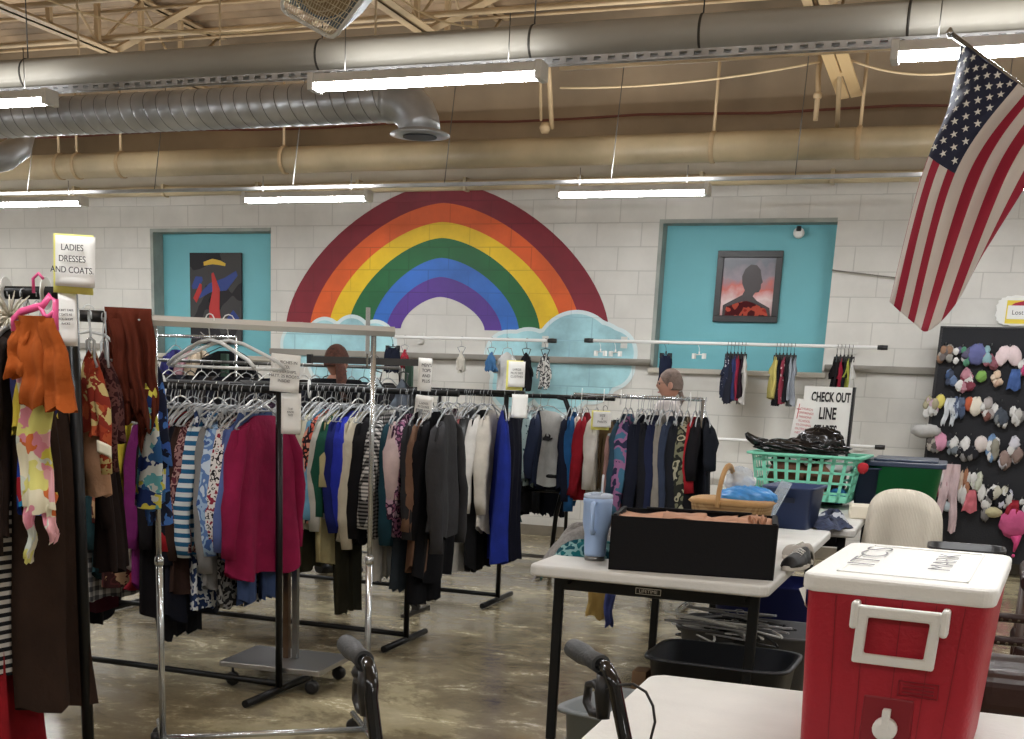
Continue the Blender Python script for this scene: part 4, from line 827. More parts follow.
CR = [(548, 't_shirt', 'white t-shirt with a black printed emblem on the bent black rack', fab((206, 208, 204)), .58, .2, .36, 0), (530, 'shirt', 'navy shirt with a red collar behind the white t-shirt', fab((36, 44, 70)), .6, .4, .4, 0), (522, 'shirt', 'teal print shirt behind the back rack sign', pattern('blot', [(60, 90, 98), (160, 184, 186)], 22), .6, .4, .4, 0), (516, 'coat', 'black coat at the left of the bent black rack', fab((24, 24, 28)), .8, .5, .4, 0),
      (510, 'shirt', 'crimson shirt behind the back rack sign', fab((150, 30, 44)), .5, .4, .4, 0), (565, 'jacket', 'bright blue jacket with long sleeves right of the bent pipe', fab((28, 84, 140)), .62, .62, .4, 0), (561, 'jacket', 'dark navy jacket beside the bent pipe', fab((24, 30, 50)), .6, .55, .4, 0),
      (571, 'sweater', 'pale pink sweater between blue and red tops', fab((206, 190, 178)), .66, .55, .36, 0), (577, 'sweater', 'red long-sleeved sweater right of the bent pipe', fab((156, 22, 36)), .66, .5, .42, 0), (587, 'cardigan', 'white cardigan next to the red sweater', fab((212, 206, 196)), .6, .45, .42, 0)]
for px, nm, lb, mt, Lh, sl, w, rz in CR: garment(nm, lb, 'clothing', (at(px, 397, Yc).x if px == 548 else at(px, 450, Yc - .2).x), Yc, ZR + .01, mt, Lh, sl, w=w, T=.06, rz=-1.0 if px == 548 else .1)
tt = [o for o in C.objects if o.get('label', '').startswith('white t-shirt with a black')][0]
mb = MB(); mb.prism([(.36 * a_, .36 * b_ - .2) for a_, b_ in [(-.1, -.36), (.02, -.37), (.1, -.34), (.12, -.30), (.06, -.31), (.07, -.26), (.02, -.22), (.03, -.28), (-.02, -.27), (-.03, -.21), (-.06, -.28), (-.10, -.31)]], .040, .043, ax='yz'); mb.build('chest_print', INK, tt)
t2 = garment('trousers', 'khaki trousers with a black stripe under the yellow-sleeved cardboard', 'clothing', at(606, 397, Yc).x, Yc, ZR - .06, fab((128, 106, 78)), .5, None, kind='pants', w=.26, T=.05, rz=1.2, hm=BPL)
q = at(606, 424, Yc - .1); t = sign('paper_card', 'yellow and white card on the khaki trousers', (q.x, Yc - .22, q.z - .02), .13, .11, .3, 'SIZE\n5\nPANTS', .022, back=YPAPER)
garment('blouse', 'mint green top between bent rack and dark rack', 'clothing', at(618, 420, 9.8).x, 9.8, 1.05, fab((70, 160, 130)), .4, .3, w=.34, T=.05); garment('blouse', 'pale grey-green top left of the mint green top', 'clothing', at(611, 420, 9.8).x, 9.8, 1.05, fab((160, 166, 150)), .5, .3, w=.3, T=.05)
garment('trousers', 'black jeans hanging low behind the bent black rack', 'clothing', at(552, 500, 9.8).x, 9.7, .86, fab((24, 28, 40)), .36, None, kind='pants', w=.3, T=.05, rz=1.2); garment('trousers', 'black leggings left of the low black jeans', 'clothing', at(533, 500, 9.8).x, 9.7, .86, fab((28, 30, 34)), .34, None, kind='pants', w=.2, T=.05, rz=1.2)
rack('garment_rack', 'low grey rack by the wall behind the bent black rack', -3.35, -1.9, 9.76, 1.05, STEEL, .012)
rack('garment_rack', 'very low thin rack holding black jeans by the wall', -3.75, -2.4, 9.69, .87, STEEL, .010)

# ---------------------------------------------------------------- right rack
Yr = 8.3
t = rack('garment_rack', 'silver-railed rack of dark tops before the person with glasses', at(574, 391, Yr).x, at(703, 403, Yr).x, Yr, 1.352, CHR, .013, inset=1)
R4 = [(696, 't_shirt', 'big black t-shirt ending the silver-railed rack', fab((24, 28, 36)), .62, .28, .5, .35), (690, 't_shirt', 'black top with a red sleeve edge behind the big black t-shirt', fab((26, 24, 28)), .64, .3, .44, .1), (686, 'hoodie', 'red hoodie behind the big black t-shirt', fab((176, 28, 38)), .5, .38, .42, .05), (678, 'jacket', 'green and cream camouflage jacket', pattern('blot', [(60, 62, 48), (170, 166, 138), (40, 42, 36), (120, 118, 92)], 16), .72, .58, .44, .05),
      (671, 'jacket', 'black jacket with white piping next to the camouflage jacket', fab((30, 32, 38)), .7, .56, .44, .05), (662, 'jeans', 'mid-blue denim jacket between white-piped and grey jackets', fab((52, 62, 84)), .86, .6, .4, .05), (653, 'jacket', 'pale grey denim jacket on the silver-railed rack', fab((140, 134, 124)), .84, .6, .4, .05),
      (647, 'sweater', 'navy sweater next to the pale grey denim jacket', fab((30, 36, 66)), .66, .56, .42, .05), (640, 'jacket', 'white-lined black jacket on the silver-railed rack', fab((26, 28, 34)), .62, .56, .42, .05), (631, 'jacket', 'plain navy-black jacket on the silver-railed rack', fab((22, 26, 42)), .7, .58, .44, .05),
      (620, 'jacket', 'navy jacket with pink and blue floral sleeves', pattern('blot', [(40, 44, 74), (40, 44, 74), (150, 96, 140), (60, 110, 140)], 14), .6, .55, .44, .05), (615, 'jacket', 'dark teal jacket leftmost on the silver-railed rack', fab((40, 66, 84)), .5, .5, .4, .05)]
for X, nm, lb, mt, Lh, sl, w, rz in R4: garment(nm if nm != 'jeans' else 'jacket', lb, 'clothing', at(X, 450, Yr - .21).x, Yr, 1.355, mt, Lh, sl, w=w, T=.055, rz=rz, hm=CLR)
garment('trousers', 'dusty pink trousers under the floral-sleeved jacket', 'clothing', -2.07, Yr, 1.2, fab((160, 118, 110)), .8, None, kind='pants', w=.34, T=.06); garment('trousers', 'black trousers hanging under the silver-railed rack', 'clothing', -1.83, Yr, 1.3, fab((18, 20, 26)), .9, None, kind='pants', w=.4, T=.06); garment('trousers', 'black trousers under the camouflage jacket', 'clothing', -1.66, Yr, 1.3, fab((20, 22, 28)), .88, None, kind='pants', w=.4, T=.06)
for px, lb in ((582, 'round divider leftmost on the silver rail'), (604, 'round divider second from the left on the silver rail'), (621, 'big round divider on the silver rail by the khaki trousers'), (690, 'big white round divider at the right of the silver rail')): ring(lb, at(px, 392 + (px - 580) * .08, Yr).x, Yr, 1.352)
hooks(Yr, at(640, 398, Yr).x, at(680, 400, Yr).x, 8, 'one of the white empty hangers on the silver rail under the chin of the person', 'white empty hangers on the silver rail')

# ---------------------------------------------------------------- people
SKIN = plain('skin', (196, 142, 116), .55, var=.06, vs=8)
def person(label, loc, rz, Hh, skin, hairm, topm, botm, hair, glasses=False, female=False):
    t = thing('person', label, 'person', loc, rz); k = Hh / 1.7
    # one continuous body, facing -Y: skeleton grown with a skin modifier
    J = [('pel', (0, 0, .93), .14), ('wst', (0, 0, 1.06), .125), ('cst', (0, .0, 1.25), .145), ('shc', (0, .01, 1.415), .10), ('nk', (0, .005, 1.475), .06), ('nk2', (0, -.01, 1.52), .052),
         ('hip_l', (.09, 0, .88), .095), ('kn_l', (.1, -.01, .5), .06), ('an_l', (.1, .02, .09), .042), ('to_l', (.11, -.13, .04), .035),
         ('hip_r', (-.09, 0, .88), .095), ('kn_r', (-.1, -.01, .5), .06), ('an_r', (-.1, .02, .09), .042), ('to_r', (-.11, -.13, .04), .035),
         ('sh_l', (.18, .01, 1.42), .055), ('el_l', (.22, 0, 1.12), .042), ('wr_l', (.2, -.16, .98), .03), ('ha_l', (.19, -.23, .96), .035),
         ('sh_r', (-.18, .01, 1.42), .055), ('el_r', (-.22, 0, 1.12), .042), ('wr_r', (-.2, -.16, .98), .03), ('ha_r', (-.19, -.23, .96), .035)]
    E_ = [('pel', 'wst'), ('wst', 'cst'), ('cst', 'shc'), ('shc', 'nk'), ('nk', 'nk2'), ('pel', 'hip_l'), ('hip_l', 'kn_l'), ('kn_l', 'an_l'), ('an_l', 'to_l'), ('pel', 'hip_r'), ('hip_r', 'kn_r'), ('kn_r', 'an_r'), ('an_r', 'to_r'),
          ('shc', 'sh_l'), ('sh_l', 'el_l'), ('el_l', 'wr_l'), ('wr_l', 'ha_l'), ('shc', 'sh_r'), ('sh_r', 'el_r'), ('el_r', 'wr_r'), ('wr_r', 'ha_r')]
    def finger(side):
        for i in range(4):
            J.append((side + 'f%d' % i, (s * (.17 + .016 * i), -.26, .955), .0085)); J.append((side + 'g%d' % i, (s * (.165 + .018 * i), -.30 - .006 * (i in (1, 2)), .94), .008)); E_.append(('ha_' + side, side + 'f%d' % i)); E_.append((side + 'f%d' % i, side + 'g%d' % i))
        J.append((side + 't', (s * .155, -.235, .965), .009)); E_.append(('ha_' + side, side + 't'))
    for side, s in (('l', 1), ('r', -1)): finger(side)
    def skel(names, grow, mat, nm, rad=None):
        js = [j for j in J if j[0] in names] if names else J; ix = {j[0]: i for i, j in enumerate(js)}
        me = bpy.data.meshes.new(nm); me.from_pydata([V(j[1]) * k for j in js], [(ix[a], ix[b]) for a, b in E_ if a in ix and b in ix], []); me.materials.append(mat)
        o = bpy.data.objects.new(nm, me); C.objects.link(o); o.parent = t
        sk = o.modifiers.new('skin', 'SKIN'); sk.use_smooth_shade = True
        for i, j in enumerate(js):
            r = (j[2] + grow) * k; fl_ = .72 if j[0] in ('pel', 'wst', 'cst') else 1
            me.skin_vertices[0].data[i].radius = (r, r * fl_)
        me.skin_vertices[0].data[0].use_root = True
        o.modifiers.new('sub', 'SUBSURF').levels = 2; o.modifiers['sub'].render_levels = 2; return o
    body = skel(None, 0, skin, 'body')
    # head joined onto the same mesh is a separate closed island inside the skin object: evaluate and join
    dg = bpy.context.evaluated_depsgraph_get(); me = bpy.data.meshes.new_from_object(body.evaluated_get(dg)); body.modifiers.clear(); body.data = me
    bm = bmesh.new(); bm.from_mesh(me); hz = 1.605 * k
    s = bmesh.ops.create_uvsphere(bm, u_segments=32, v_segments=24, radius=1); 
    for v in s['verts']:
        x, y, z = v.co; zz = z
        jaw = max(0, -z) ; sx = .076 * (1 - .28 * jaw ** 1.5); sy = .095 * (1 - .12 * jaw)
        X, Yy, Z = x * sx, y * sy, z * .118
        if y < 0: # face
            nose = math.exp(-((x / .22) ** 2)) * math.exp(-(((z + .12) / .2) ** 2)); Yy -= .020 * nose * (1 if y < -.5 else 0)
            Yy -= .006 * math.exp(-((x / .3) ** 2)) * (math.exp(-(((z + .5) / .07) ** 2)) + math.exp(-(((z + .62) / .07) ** 2)))
            Yy -= .010 * math.exp(-((x / .35) ** 2)) * math.exp(-(((z + .85) / .15) ** 2))
            for ex in (-.38, .38): Yy += .010 * math.exp(-(((x - ex) / .16) ** 2) - (((z - .03) / .12) ** 2))
        v.co = (X * k, (Yy + .0) * k, Z * k + hz)
    for sd in (-1, 1):
        e = bmesh.ops.create_uvsphere(bm, u_segments=12, v_segments=8, radius=1)
        for v in e['verts']: v.co = (sd * (.076 + .010 * v.co.x + .006) * k, (.01 + .020 * v.co.y) * k, hz + (.0 + .032 * v.co.z - .012) * k)
    for f_ in bm.faces: f_.smooth = True
    bm.to_mesh(me); bm.free()
    eye = plain('eye', (40, 34, 32), .3); wht = plain('eye_white', (225, 222, 218), .3)
    for sd in (-1, 1):
        MB().lathe([(.001, -.010), (.008, -.006), (.010, 0), (.008, .006), (.001, .010)], 12, M=Matrix.Translation((sd * .029 * k, -.079 * k, hz + .003)) @ Matrix.Rotation(PI / 2, 4, 'X')).build('eye', eye, t)
    o = MB().tube([(-.022 * k, -.083 * k, hz - .066 * k), (0, -.094 * k, hz - .063 * k), (.022 * k, -.083 * k, hz - .066 * k)], .0045, 6).build('lips', plain('lips', (160, 90, 84), .5), t)
    skel(['pel', 'wst', 'cst', 'shc', 'nk', 'sh_l', 'el_l', 'sh_r', 'el_r'], .034, topm, 'shirt'); skel(['pel', 'hip_l', 'kn_l', 'an_l', 'hip_r', 'kn_r', 'an_r'], .016, botm, 'trousers')
    for sd in (-1, 1): MB().tube([(sd * .1 * k, .07, .045), (sd * .105 * k, 0, .045), (sd * .112 * k, -.12, .04), (sd * .112 * k, -.17, .03)], [.04, .046, .042, .025], 12).build('shoe', BPL, t)
    def hf(u, v):
        a = 2 * PI * u; th = v * hair['ext']; x, y, z = math.sin(th) * math.cos(a), math.sin(th) * math.sin(a), math.cos(th)
        front = max(0, -y); z2 = z if front < .1 else max(z, hair['line'] * front + (1 - front) * -.3); sc = 1.0 + hair['th'] + .02 * math.sin(11 * a + 5 * th)
        rr = math.sqrt(max(0, 1 - z2 * z2)) / max(.001, math.sin(th)) if z2 > z else 1
        return (x * rr * .080 * k * sc, (y * rr * .099 + .004) * k * sc, hz + z2 * .12 * k * sc)
    MB().grid(hf, 36, 14, True).build('hair', hairm, t, solid=.004)
    if hair.get('tail'):
        MB().tube([V(p) * k for p in hair['tail']], hair['tr'], 12).build('pony_tail', hairm, t)
    if glasses:
        mb = MB()
        for sd in (-1, 1):
            c = (sd * .031 * k, -.098 * k, hz + .003); mb.tube([(c[0] + .023 * math.cos(a), c[1], c[2] + .018 * math.sin(a)) for a in [j * PI / 8 for j in range(17)]], .0022, 6); mb.tube([(sd * .055 * k, -.097 * k, hz + .008), (sd * .08 * k, -.03 * k, hz + .008), (sd * .083 * k, .015 * k, hz)], .002, 5)
        mb.tube([(-.009, -.1 * k, hz + .006), (.009, -.1 * k, hz + .006)], .002, 5); mb.build('glasses', plain('glasses_frame', (120, 90, 70), .3, .4), t)
    return t
q = at(670, 385, 9.35); ht = at(669, 369, 9.35).z
person('person with cropped grey hair and glasses, facing left behind the silver rail', (q.x, 9.35, 0), -1.45, ht / 1.015, plain('skin_f', (186, 140, 120), .5, var=.05), plain('grey_hair', (120, 104, 96), .85, 0, .5, 160, var=.15, vs=40), fab((214, 206, 204)), fab((50, 54, 66)), {'ext': 1.95, 'line': .62, 'th': .02, 'tail': [(0, .085, 1.55), (0, .11, 1.49), (0, .10, 1.44)], 'tr': [.018, .016, .006]}, True)
q = at(337, 365, 8.2); ht = at(337, 345, 8.2).z
person('person seen from behind in a black top with reddish-brown hair', (q.x, 8.2, 0), PI - .3, ht / 1.015, plain('skin_m', (160, 114, 94), .6), plain('auburn_hair', (78, 44, 32), .8, 0, .5, 120, var=.25, vs=50), fab((16, 18, 22)), fab((34, 36, 44)), {'ext': 1.85, 'line': .55, 'th': .05, 'tail': [(-.07, .05, 1.60), (-.10, .06, 1.53), (-.13, .08, 1.45), (-.17, .09, 1.33)], 'tr': [.03, .038, .04, .02]})

# ---------------------------------------------------------------- folding tables
def rrect(x0, x1, y0, y1, r, n=6):
    out = []
    for cx_, cy_, a0 in ((x1 - r, y1 - r, 0), (x0 + r, y1 - r, PI / 2), (x0 + r, y0 + r, PI), (x1 - r, y0 + r, 1.5 * PI)):
        out += [(cx_ + r * math.cos(a0 + k * PI / 2 / n), cy_ + r * math.sin(a0 + k * PI / 2 / n)) for k in range(n + 1)]
    return out
def table(label, cx_, cy_, w, l, rz=0, z=.74, ins=.19, plate=False):
    t = thing('folding_table', label, 'table', (cx_, cy_, 0), rz); hw, hl = w / 2, l / 2
    MB().prism(rrect(-hw, hw, -hl, hl, .05), z - .045, z, ax='xy').build('tabletop', TTOP, t, bevel=.012, seg=3)
    mb = MB()
    for s in (-1, 1): mb.box(s * (hw - .10), s * (hw - .13), -hl + .12, hl - .12, z - .085, z - .045)
    mb.build('side_rail', BLK, t)
    for s in (-1, 1):
        y = s * (hl - ins)
        for x in (-hw + .075, hw - .075):
            MB().prism([(-.02, -.014), (.02, -.014), (.02, .014), (-.02, .014)], .0, z - .05, ax='xy', M=Matrix.Translation((x, y, 0))).build('leg', BLK, t, bevel=.006)
        MB().box(-hw + .06, hw - .06, y - .013, y + .013, z - .115, z - .065).build('cross_bar', BLK, t, bevel=.004)
        MB().tube([(0, y, z - .09), (0, y - s * .42, z - .07)], .009, 8).build('brace', BLK, t)
    if plate:
        p = MB().box(-.05, .05, -.002, 0, -.012, .012).build('name_plate', plain('plate_dark', (40, 40, 42), .4), t, (-.02, -(hl - ins) - .014, z - .09))
        mb = MB()
        for a, b, c, d_ in ((-.05, .05, .010, .012), (-.05, .05, -.012, -.010), (-.05, -.048, -.012, .012), (.048, .05, -.012, .012)): mb.box(a, b, -.003, -.0015, c, d_)
        mb.build('plate_border', PAPER, p); textobj('LIFETIME', .019, PAPER, p, (0, -.003, 0))
    return t
ZT = .74; TAY = 5.65
table('long white folding table with the black box and tumbler on it', -.985, TAY, .92, 2.14, -.015, plate=True)
table('white folding table behind, carrying the mint laundry basket', -.80, 8.02, .80, 2.44, 0)
table('nearest white folding table, under the red cooler', .30, 2.595, 1.83, .76, 0)

# ---------------------------------------------------------------- cooler
t = thing('cooler', 'red and white drinks cooler on the nearest table', 'cooler', (-.035, 2.645, ZT), math.radians(-4.5))
RED = plain('cooler_red', (164, 16, 38), .5, 0, .18, 120, var=.04)
WCL = plain('cooler_white', (226, 227, 224), .5, 0, .15, 140)
hw, hl = .164, .278
ZS = .33
def cb(u, v):
    a = 2 * PI * u; c, s = math.cos(a), math.sin(a); e = .16; k = .91 + .09 * v
    return (hw * k * math.copysign(abs(c) ** e, c) , hl * (.93 + .07 * v) * math.copysign(abs(s) ** e, s), ZS * v)
MB().grid(cb, 96, 8, True).add([cb(i / 96, 0) for i in range(96)], [tuple(range(96))]).build('cooler_body', RED, t)
mb = MB()
for x in (-.075, -.025, .028, .085):
    mb.box(x, x + .0025, -.2705, -.262, .02, .295, M=Matrix.Rotation(math.radians(3.7), 4, 'X') @ Matrix.Translation((0, .0, 0)))
lid = MB().prism(rrect(-hw - .004, hw + .004, -hl - .008, hl + .006, .03), .325, .360, ax='xy').build('lid', WCL, t, bevel=.009, seg=3)
mb = MB(); 
for a, b, c, d_ in ((-.115, .115, -.235, -.229), (-.115, .115, .229, .235), (-.115, -.109, -.235, .235), (.109, .115, -.235, .235)): mb.box(a, b, c, d_, .3595, .3625)
mb.build('lid_rim', WCL, t, bevel=.001)
MARK_ = plain('marker_ink', (118, 118, 124), .6)
o = textobj('ITCS', .078, MARK_, t, (-.085, .03, .3635), (0, 0, PI / 2), ex=.0003); o.scale = (2.1, 1, 1); o.data.offset = -.0016; o = textobj('MARK', .062, MARK_, t, (.055, .03, .3635), (0, 0, PI / 2), ex=.0003); o.scale = (1.7, 1, 1); o.data.offset = -.0014
# handle frame on the front
yf = -.268
def fy(z): return -hl * (.93 + .07 * z / ZS) - .002
mb = MB(); z0_, z1_ = .205, .312
def hp(x, z, r_=.012): return (x, fy(z) - .016, z)
fr = [(-.060, z1_), (.084, z1_), (.080, z0_), (-.062, z0_)]; fi = [(-.041, z1_ - .021), (.065, z1_ - .021), (.061, z0_ + .018), (-.043, z0_ + .018)]
n = 4; vs = []
for dy in (-.026, -.010):
    for L_ in (fr, fi): vs += [(p[0], fy(p[1]) + dy, p[1]) for p in L_]
fs = []
for k in range(4):
    j = (k + 1) % 4
    fs += [(k, j, 4 + j, 4 + k), (8 + k, 8 + j, 12 + j, 12 + k), (k, j, 8 + j, 8 + k), (4 + k, 4 + j, 12 + j, 12 + k)]
mb.add(vs, fs); hd = mb.build('handle', WCL, t, bevel=.004)
for s in (-1, 1): MB().box(.012 + s * .074 - .007 + s * .003, .012 + s * .074 + .007 + s * .003, fy(.3) - .028, fy(.3) + .01, .268, .318).build('handle_hinge', WCL, t, bevel=.005)
MB().box(-.036, .054, fy(.09) - .003, fy(.09) + .01, .02, .142).build('drain_recess', plain('cooler_dark_red', (130, 12, 30), .5), t, bevel=.004)
MB().lathe([(.018, 0), (.022, .006), (.022, .02), (.012, .024)], 20, M=Matrix.Translation((.009, fy(.09), .084)) @ Matrix.Rotation(PI / 2, 4, 'X')).box(.002, .016, fy(.1) - .024, fy(.1) - .004, .084, .122).build('spigot', WCL, t, bevel=.002)
mb = MB()
for a, b, c, d_ in ((.022, .092, .148, .1495), (.022, .092, .175, .1765), (.022, .0235, .148, .1765), (.0905, .092, .148, .1765)): mb.box(a, b, fy(.16) - .0015, fy(.16) + .004, c, d_)
for i in range(3): mb.box(.03, .084, fy(.16) - .001, fy(.16) + .004, .154 + i * .007, .1565 + i * .007)
mb.build('embossed_label', plain('cooler_dark_red', (130, 12, 30), .5), t)
mb = MB()
for x in (-.105, -.052, .012, .070, .118):
    vs = [];
    for z in (.012, .15, .322): vs += [(x * (.86 + .14 * z / ZS), fy(z) + .0006, z), (x * (.86 + .14 * z / ZS) + .0018, fy(z) + .0006, z)]
    mb.add(vs, [(0, 1, 3, 2), (2, 3, 5, 4)])
mb.build('seam_groove', plain('cooler_dark_red', (130, 12, 30), .5), t)
MB().grid(lambda u, v: (-hw + .002 - .018 * u * (1 - v), -hl + .02 + .03 * u, .33 - .035 * v - .01 * u), 4, 4).build('loose_tag', PAPER, t, solid=.0015)

# ---------------------------------------------------------------- black box, tumbler, clothes on the near table
q0, q1, q2, q3 = atz(611, 567, ZT), atz(773.6, 581, ZT), atz(795, 561, ZT), atz(628, 540, ZT)
bx0, bx1 = V((-1.155, 4.64, ZT)), V((-.548, 4.72, ZT)); dv = (bx1 - bx0); ang = math.atan2(dv.y, dv.x); Lx = dv.length; Dy, hb = .36, .205
t = thing('cardboard_box', 'open black cardboard box on the white table', 'box', bx0, ang)
BBX = plain('black_card', (13, 12, 14), .75, 0, .08, 80, .2)
mb = MB().box(0, Lx, 0, .006, 0, hb).box(0, .006, 0, Dy, 0, hb).box(0, Lx, Dy - .006, Dy, 0, hb).box(Lx - .006, Lx, 0, Dy, 0, hb).box(0, Lx, 0, Dy, 0, .006)
mb.build('box_shell', BBX, t)
MB().box(.006, .02, .006, Dy - .006, hb - .02, hb + .006).box(Lx - .022, Lx - .006, .006, Dy - .006, hb - .006, hb + .004).box(.1, Lx - .1, Dy - .02, Dy - .006, hb, hb + .008).box(Lx - .0, Lx + .002, .02, .05, .02, hb).build('fold_flap', BBX, t)
o = MB().box(Lx - .004, Lx + .0015, .0, .010, .0, hb).build('worn_edge', plain('card_edge', (74, 66, 62), .8), t)
t = thing('paper_bags', 'crumpled brown paper bags lying inside the black box', 'paper', bx0 + V((0, 0, .008)), ang)
KR = plain('kraft', (186, 140, 112), .8, var=.1, vs=10)
def pb(x0, x1, y0, y1, z, sd):
    r = random.Random(sd); a = [r.uniform(0, 6) for _ in range(5)]
    return lambda u, v: (x0 + (x1 - x0) * u, y0 + (y1 - y0) * v, z + .006 * math.sin(5 * u + a[0] + 3 * v) + .004 * math.sin(11 * u + a[1] - 9 * v) + .006 * math.sin(15 * v + a[2] + 3 * u))
for a in ((.02, .34, .02, .33, .182, 1), (.18, .46, .03, .34, .186, 2), (.34, .59, .02, .33, .184, 3)): MB().grid(pb(*a), 30, 16).build('paper_bag', KR, t, solid=.003)
MB().box(.02, Lx - .02, .02, Dy - .02, .0, .14).build('stacked_bags', KR, t)
mb = MB().grid(lambda u, v: (.51 + .05 * u + .01 * math.sin(9 * v), .05 + .1 * v, .195 + .016 * math.sin(14 * u + 3 * v) + .01 * math.sin(20 * v)), 16, 14); mb.build('crumpled_end', KR, t, solid=.003)

q = atz(595, 557, ZT); t = thing('tumbler', 'light blue insulated tumbler with handle and straw', 'tumbler', (-1.268, 4.86, ZT), .05); t.scale = (1.13, 1.13, 1.04)
LBL = plain('powder_blue', (158, 184, 222), .38, 0)
MB().lathe([(.034, 0), (.036, .004), (.036, .018)], 32).build('metal_base', STEEL, t)
MB().lathe([(.036, .018), (.038, .03), (.041, .10), (.048, .135), (.0495, .15), (.05, .215), (.0515, .218), (.0515, .234), (.049, .238)], 32).build('cup_body', LBL, t)
MB().lathe([(.048, .236), (.051, .240), (.051, .250), (.046, .254), (.02, .256), (.008, .258)], 32).box(-.016, .016, -.05, -.02, .252, .262).build('lid', plain('lid_clear', (190, 204, 224), .2, alpha=.85), t)
MB().tube([(.01, .0, .1), (.012, 0, .30), (.013, 0, .325)], .004, 10).build('straw', plain('straw', (210, 218, 224), .3, alpha=.8), t)
mb = MB().tube([(0, -.050, .222), (0, -.075, .222), (0, -.084, .205), (0, -.080, .13), (0, -.070, .112), (0, -.045, .112)], .0085, 10, flat=1.0); mb.build('handle', LBL, t)
t = thing('folded_sweater', 'heather grey sweater bundled on the table corner behind the tumbler', 'clothing', (-1.36, 5.12, ZT))
HG = plain('heather', (142, 140, 138), .95, 0, .5, 150, .15, .12, 60)
def heap(rx, ry, h_, sd, hang=0):
    r = random.Random(sd); p = [r.uniform(0, 6) for _ in range(6)]
    def f(u, v):
        a = 2 * PI * u; rr = math.sin(v * PI / 2 * 1.0); k = 1 + .12 * math.sin(3 * a + p[0]) + .07 * math.sin(5 * a + p[1])
        x, y = rx * rr * k * math.cos(a), ry * rr * k * math.sin(a); z = h_ * (1 - rr ** 3) * (1 + .18 * math.sin(4 * a + p[2])) + .012 * math.sin(7 * a + 6 * rr + p[3]) * rr
        if hang and x < -rx * .25: z -= hang * ((-x - rx * .25) / rx) ** 1.6
        return (x, y, max(z, .002 if not hang else -9))
    return f
MB().grid(heap(.25, .16, .10, 3, .28), 48, 16, True).build('sweater_body', HG, t)
t = thing('folded_scarf', 'teal printed cloth tucked under the grey sweater by the tumbler', 'cloth', (-1.34, 4.98, ZT)); MB().grid(heap(.20, .07, .055, 8, .2), 36, 10, True).build('cloth_body', pattern('blot', [(22, 108, 116), (22, 108, 116), (130, 180, 180), (20, 84, 100)], 22), t)
t = thing('hanging_cloth', 'mustard yellow cloth hanging off the far side of the white table', 'cloth', at(601, 583, 5.9)); MB().grid(fl(.04, -.17, .14, .12, 21, .03), 20, 10, True).build('cloth_body', fab((184, 154, 86)), t)
t = thing('hanging_cloth', 'blue cloth tip hanging below the mustard cloth', 'cloth', at(609, 605, 5.86)); MB().grid(fl(.1, -.10, .06, .04, 22, .03), 16, 10, True).build('cloth_body', fab((66, 80, 150)), t)

# ---------------------------------------------------------------- things further along the tables
t = thing('wicker_basket', 'low wicker basket with a tall arched handle', 'basket', (-.86, 5.62, ZT), -.1); t.scale = (1, 1, 1.32)
WK = pattern('check', [(160, 122, 78), (196, 158, 108)], 30)
MB().lathe([(.13, 0), (.15, .06), (.17, .15), (.178, .152), (.172, .158), (.16, .15), (.14, .06), (.12, .01)], 40, sx=1.0, sy=.75, pw=.5).build('basket_body', WK, t)
MB().lathe([(.17, .148), (.182, .155), (.17, .165)], 40, sx=1, sy=.75, pw=.5).build('rim', plain('rim_wicker', (182, 142, 92), .7, 0, .3, 60), t)
MB().tube([(-.03, -.135 * math.cos(a), +.14 + .13 * math.sin(a)) for a in [k * PI / 14 for k in range(15)]], .011, 8).build('basket_handle', plain('rim_wicker', (182, 142, 92), .7, 0, .3, 60), t)
def crumple(r, sd, sz=1, n=3.0):
    rr = random.Random(sd); ph = [V((rr.uniform(-1, 1), rr.uniform(-1, 1), rr.uniform(-1, 1))) * n * (1 + .7 * i) for i in range(6)]; po = [rr.uniform(0, 6) for _ in range(6)]
    def f(u, v):
        a, b = 2 * PI * u, PI * v; d_ = V((math.sin(b) * math.cos(a), math.sin(b) * math.sin(a), math.cos(b))); k = 1
        for i in range(6): k += .13 / (1 + .5 * i) * abs(math.sin(d_.dot(ph[i]) + po[i])) - .04
        return (d_.x * r[0] * k, d_.y * r[1] * k, d_.z * r[2] * k)
    return f
t = thing('plastic_bag', 'crumpled bright blue plastic bag in the wicker basket', 'bag', (-.80, 5.66, .965)); MB().grid(crumple((.12, .09, .045), 4, 1, 7), 64, 32, True).build('bag_body', plain('blue_film', (70, 150, 222), .3), t)
t = thing('plastic_bag', 'crumpled clear plastic bag on top of the blue bag', 'bag', (-.85, 5.72, 1.02)); MB().grid(crumple((.06, .05, .07), 9, 1, 8), 56, 28, True).build('bag_body', plain('clear_film', (220, 228, 234), .15, alpha=.5), t)
t = thing('plastic_jar', 'wide clear plastic jar behind the wicker basket', 'jar', (-.93, 6.25, ZT)); MB().lathe([(.085, 0), (.09, .02), (.09, .2), (.075, .24), (.07, .245), (.068, .24), (.085, .195), (.085, .02)], 28).build('jar_body', plain('jar_clear', (214, 222, 214), .1, alpha=.4), t); MB().lathe([(.078, .24), (.078, .27), (.07, .272)], 28).build('jar_lid', plain('jar_lid', (226, 228, 228), .3, alpha=.8), t)
t = thing('clear_panel', 'clear acrylic sheet leaning on the navy bin', 'panel', (-.83, 6.42, ZT), .35); o = MB().box(-.003, .003, -.09, .12, 0, .27).build('acrylic_sheet', plain('acrylic', (196, 206, 214), .1, alpha=.45), t); o.rotation_euler = (0, .42, 0)
t = thing('storage_bin', 'open navy blue plastic bin on the white table', 'bin', (at(794, 500, 6.75).x, 6.75, ZT), -.12)
NAVY = plain('navy_plastic', (32, 48, 86), .45)
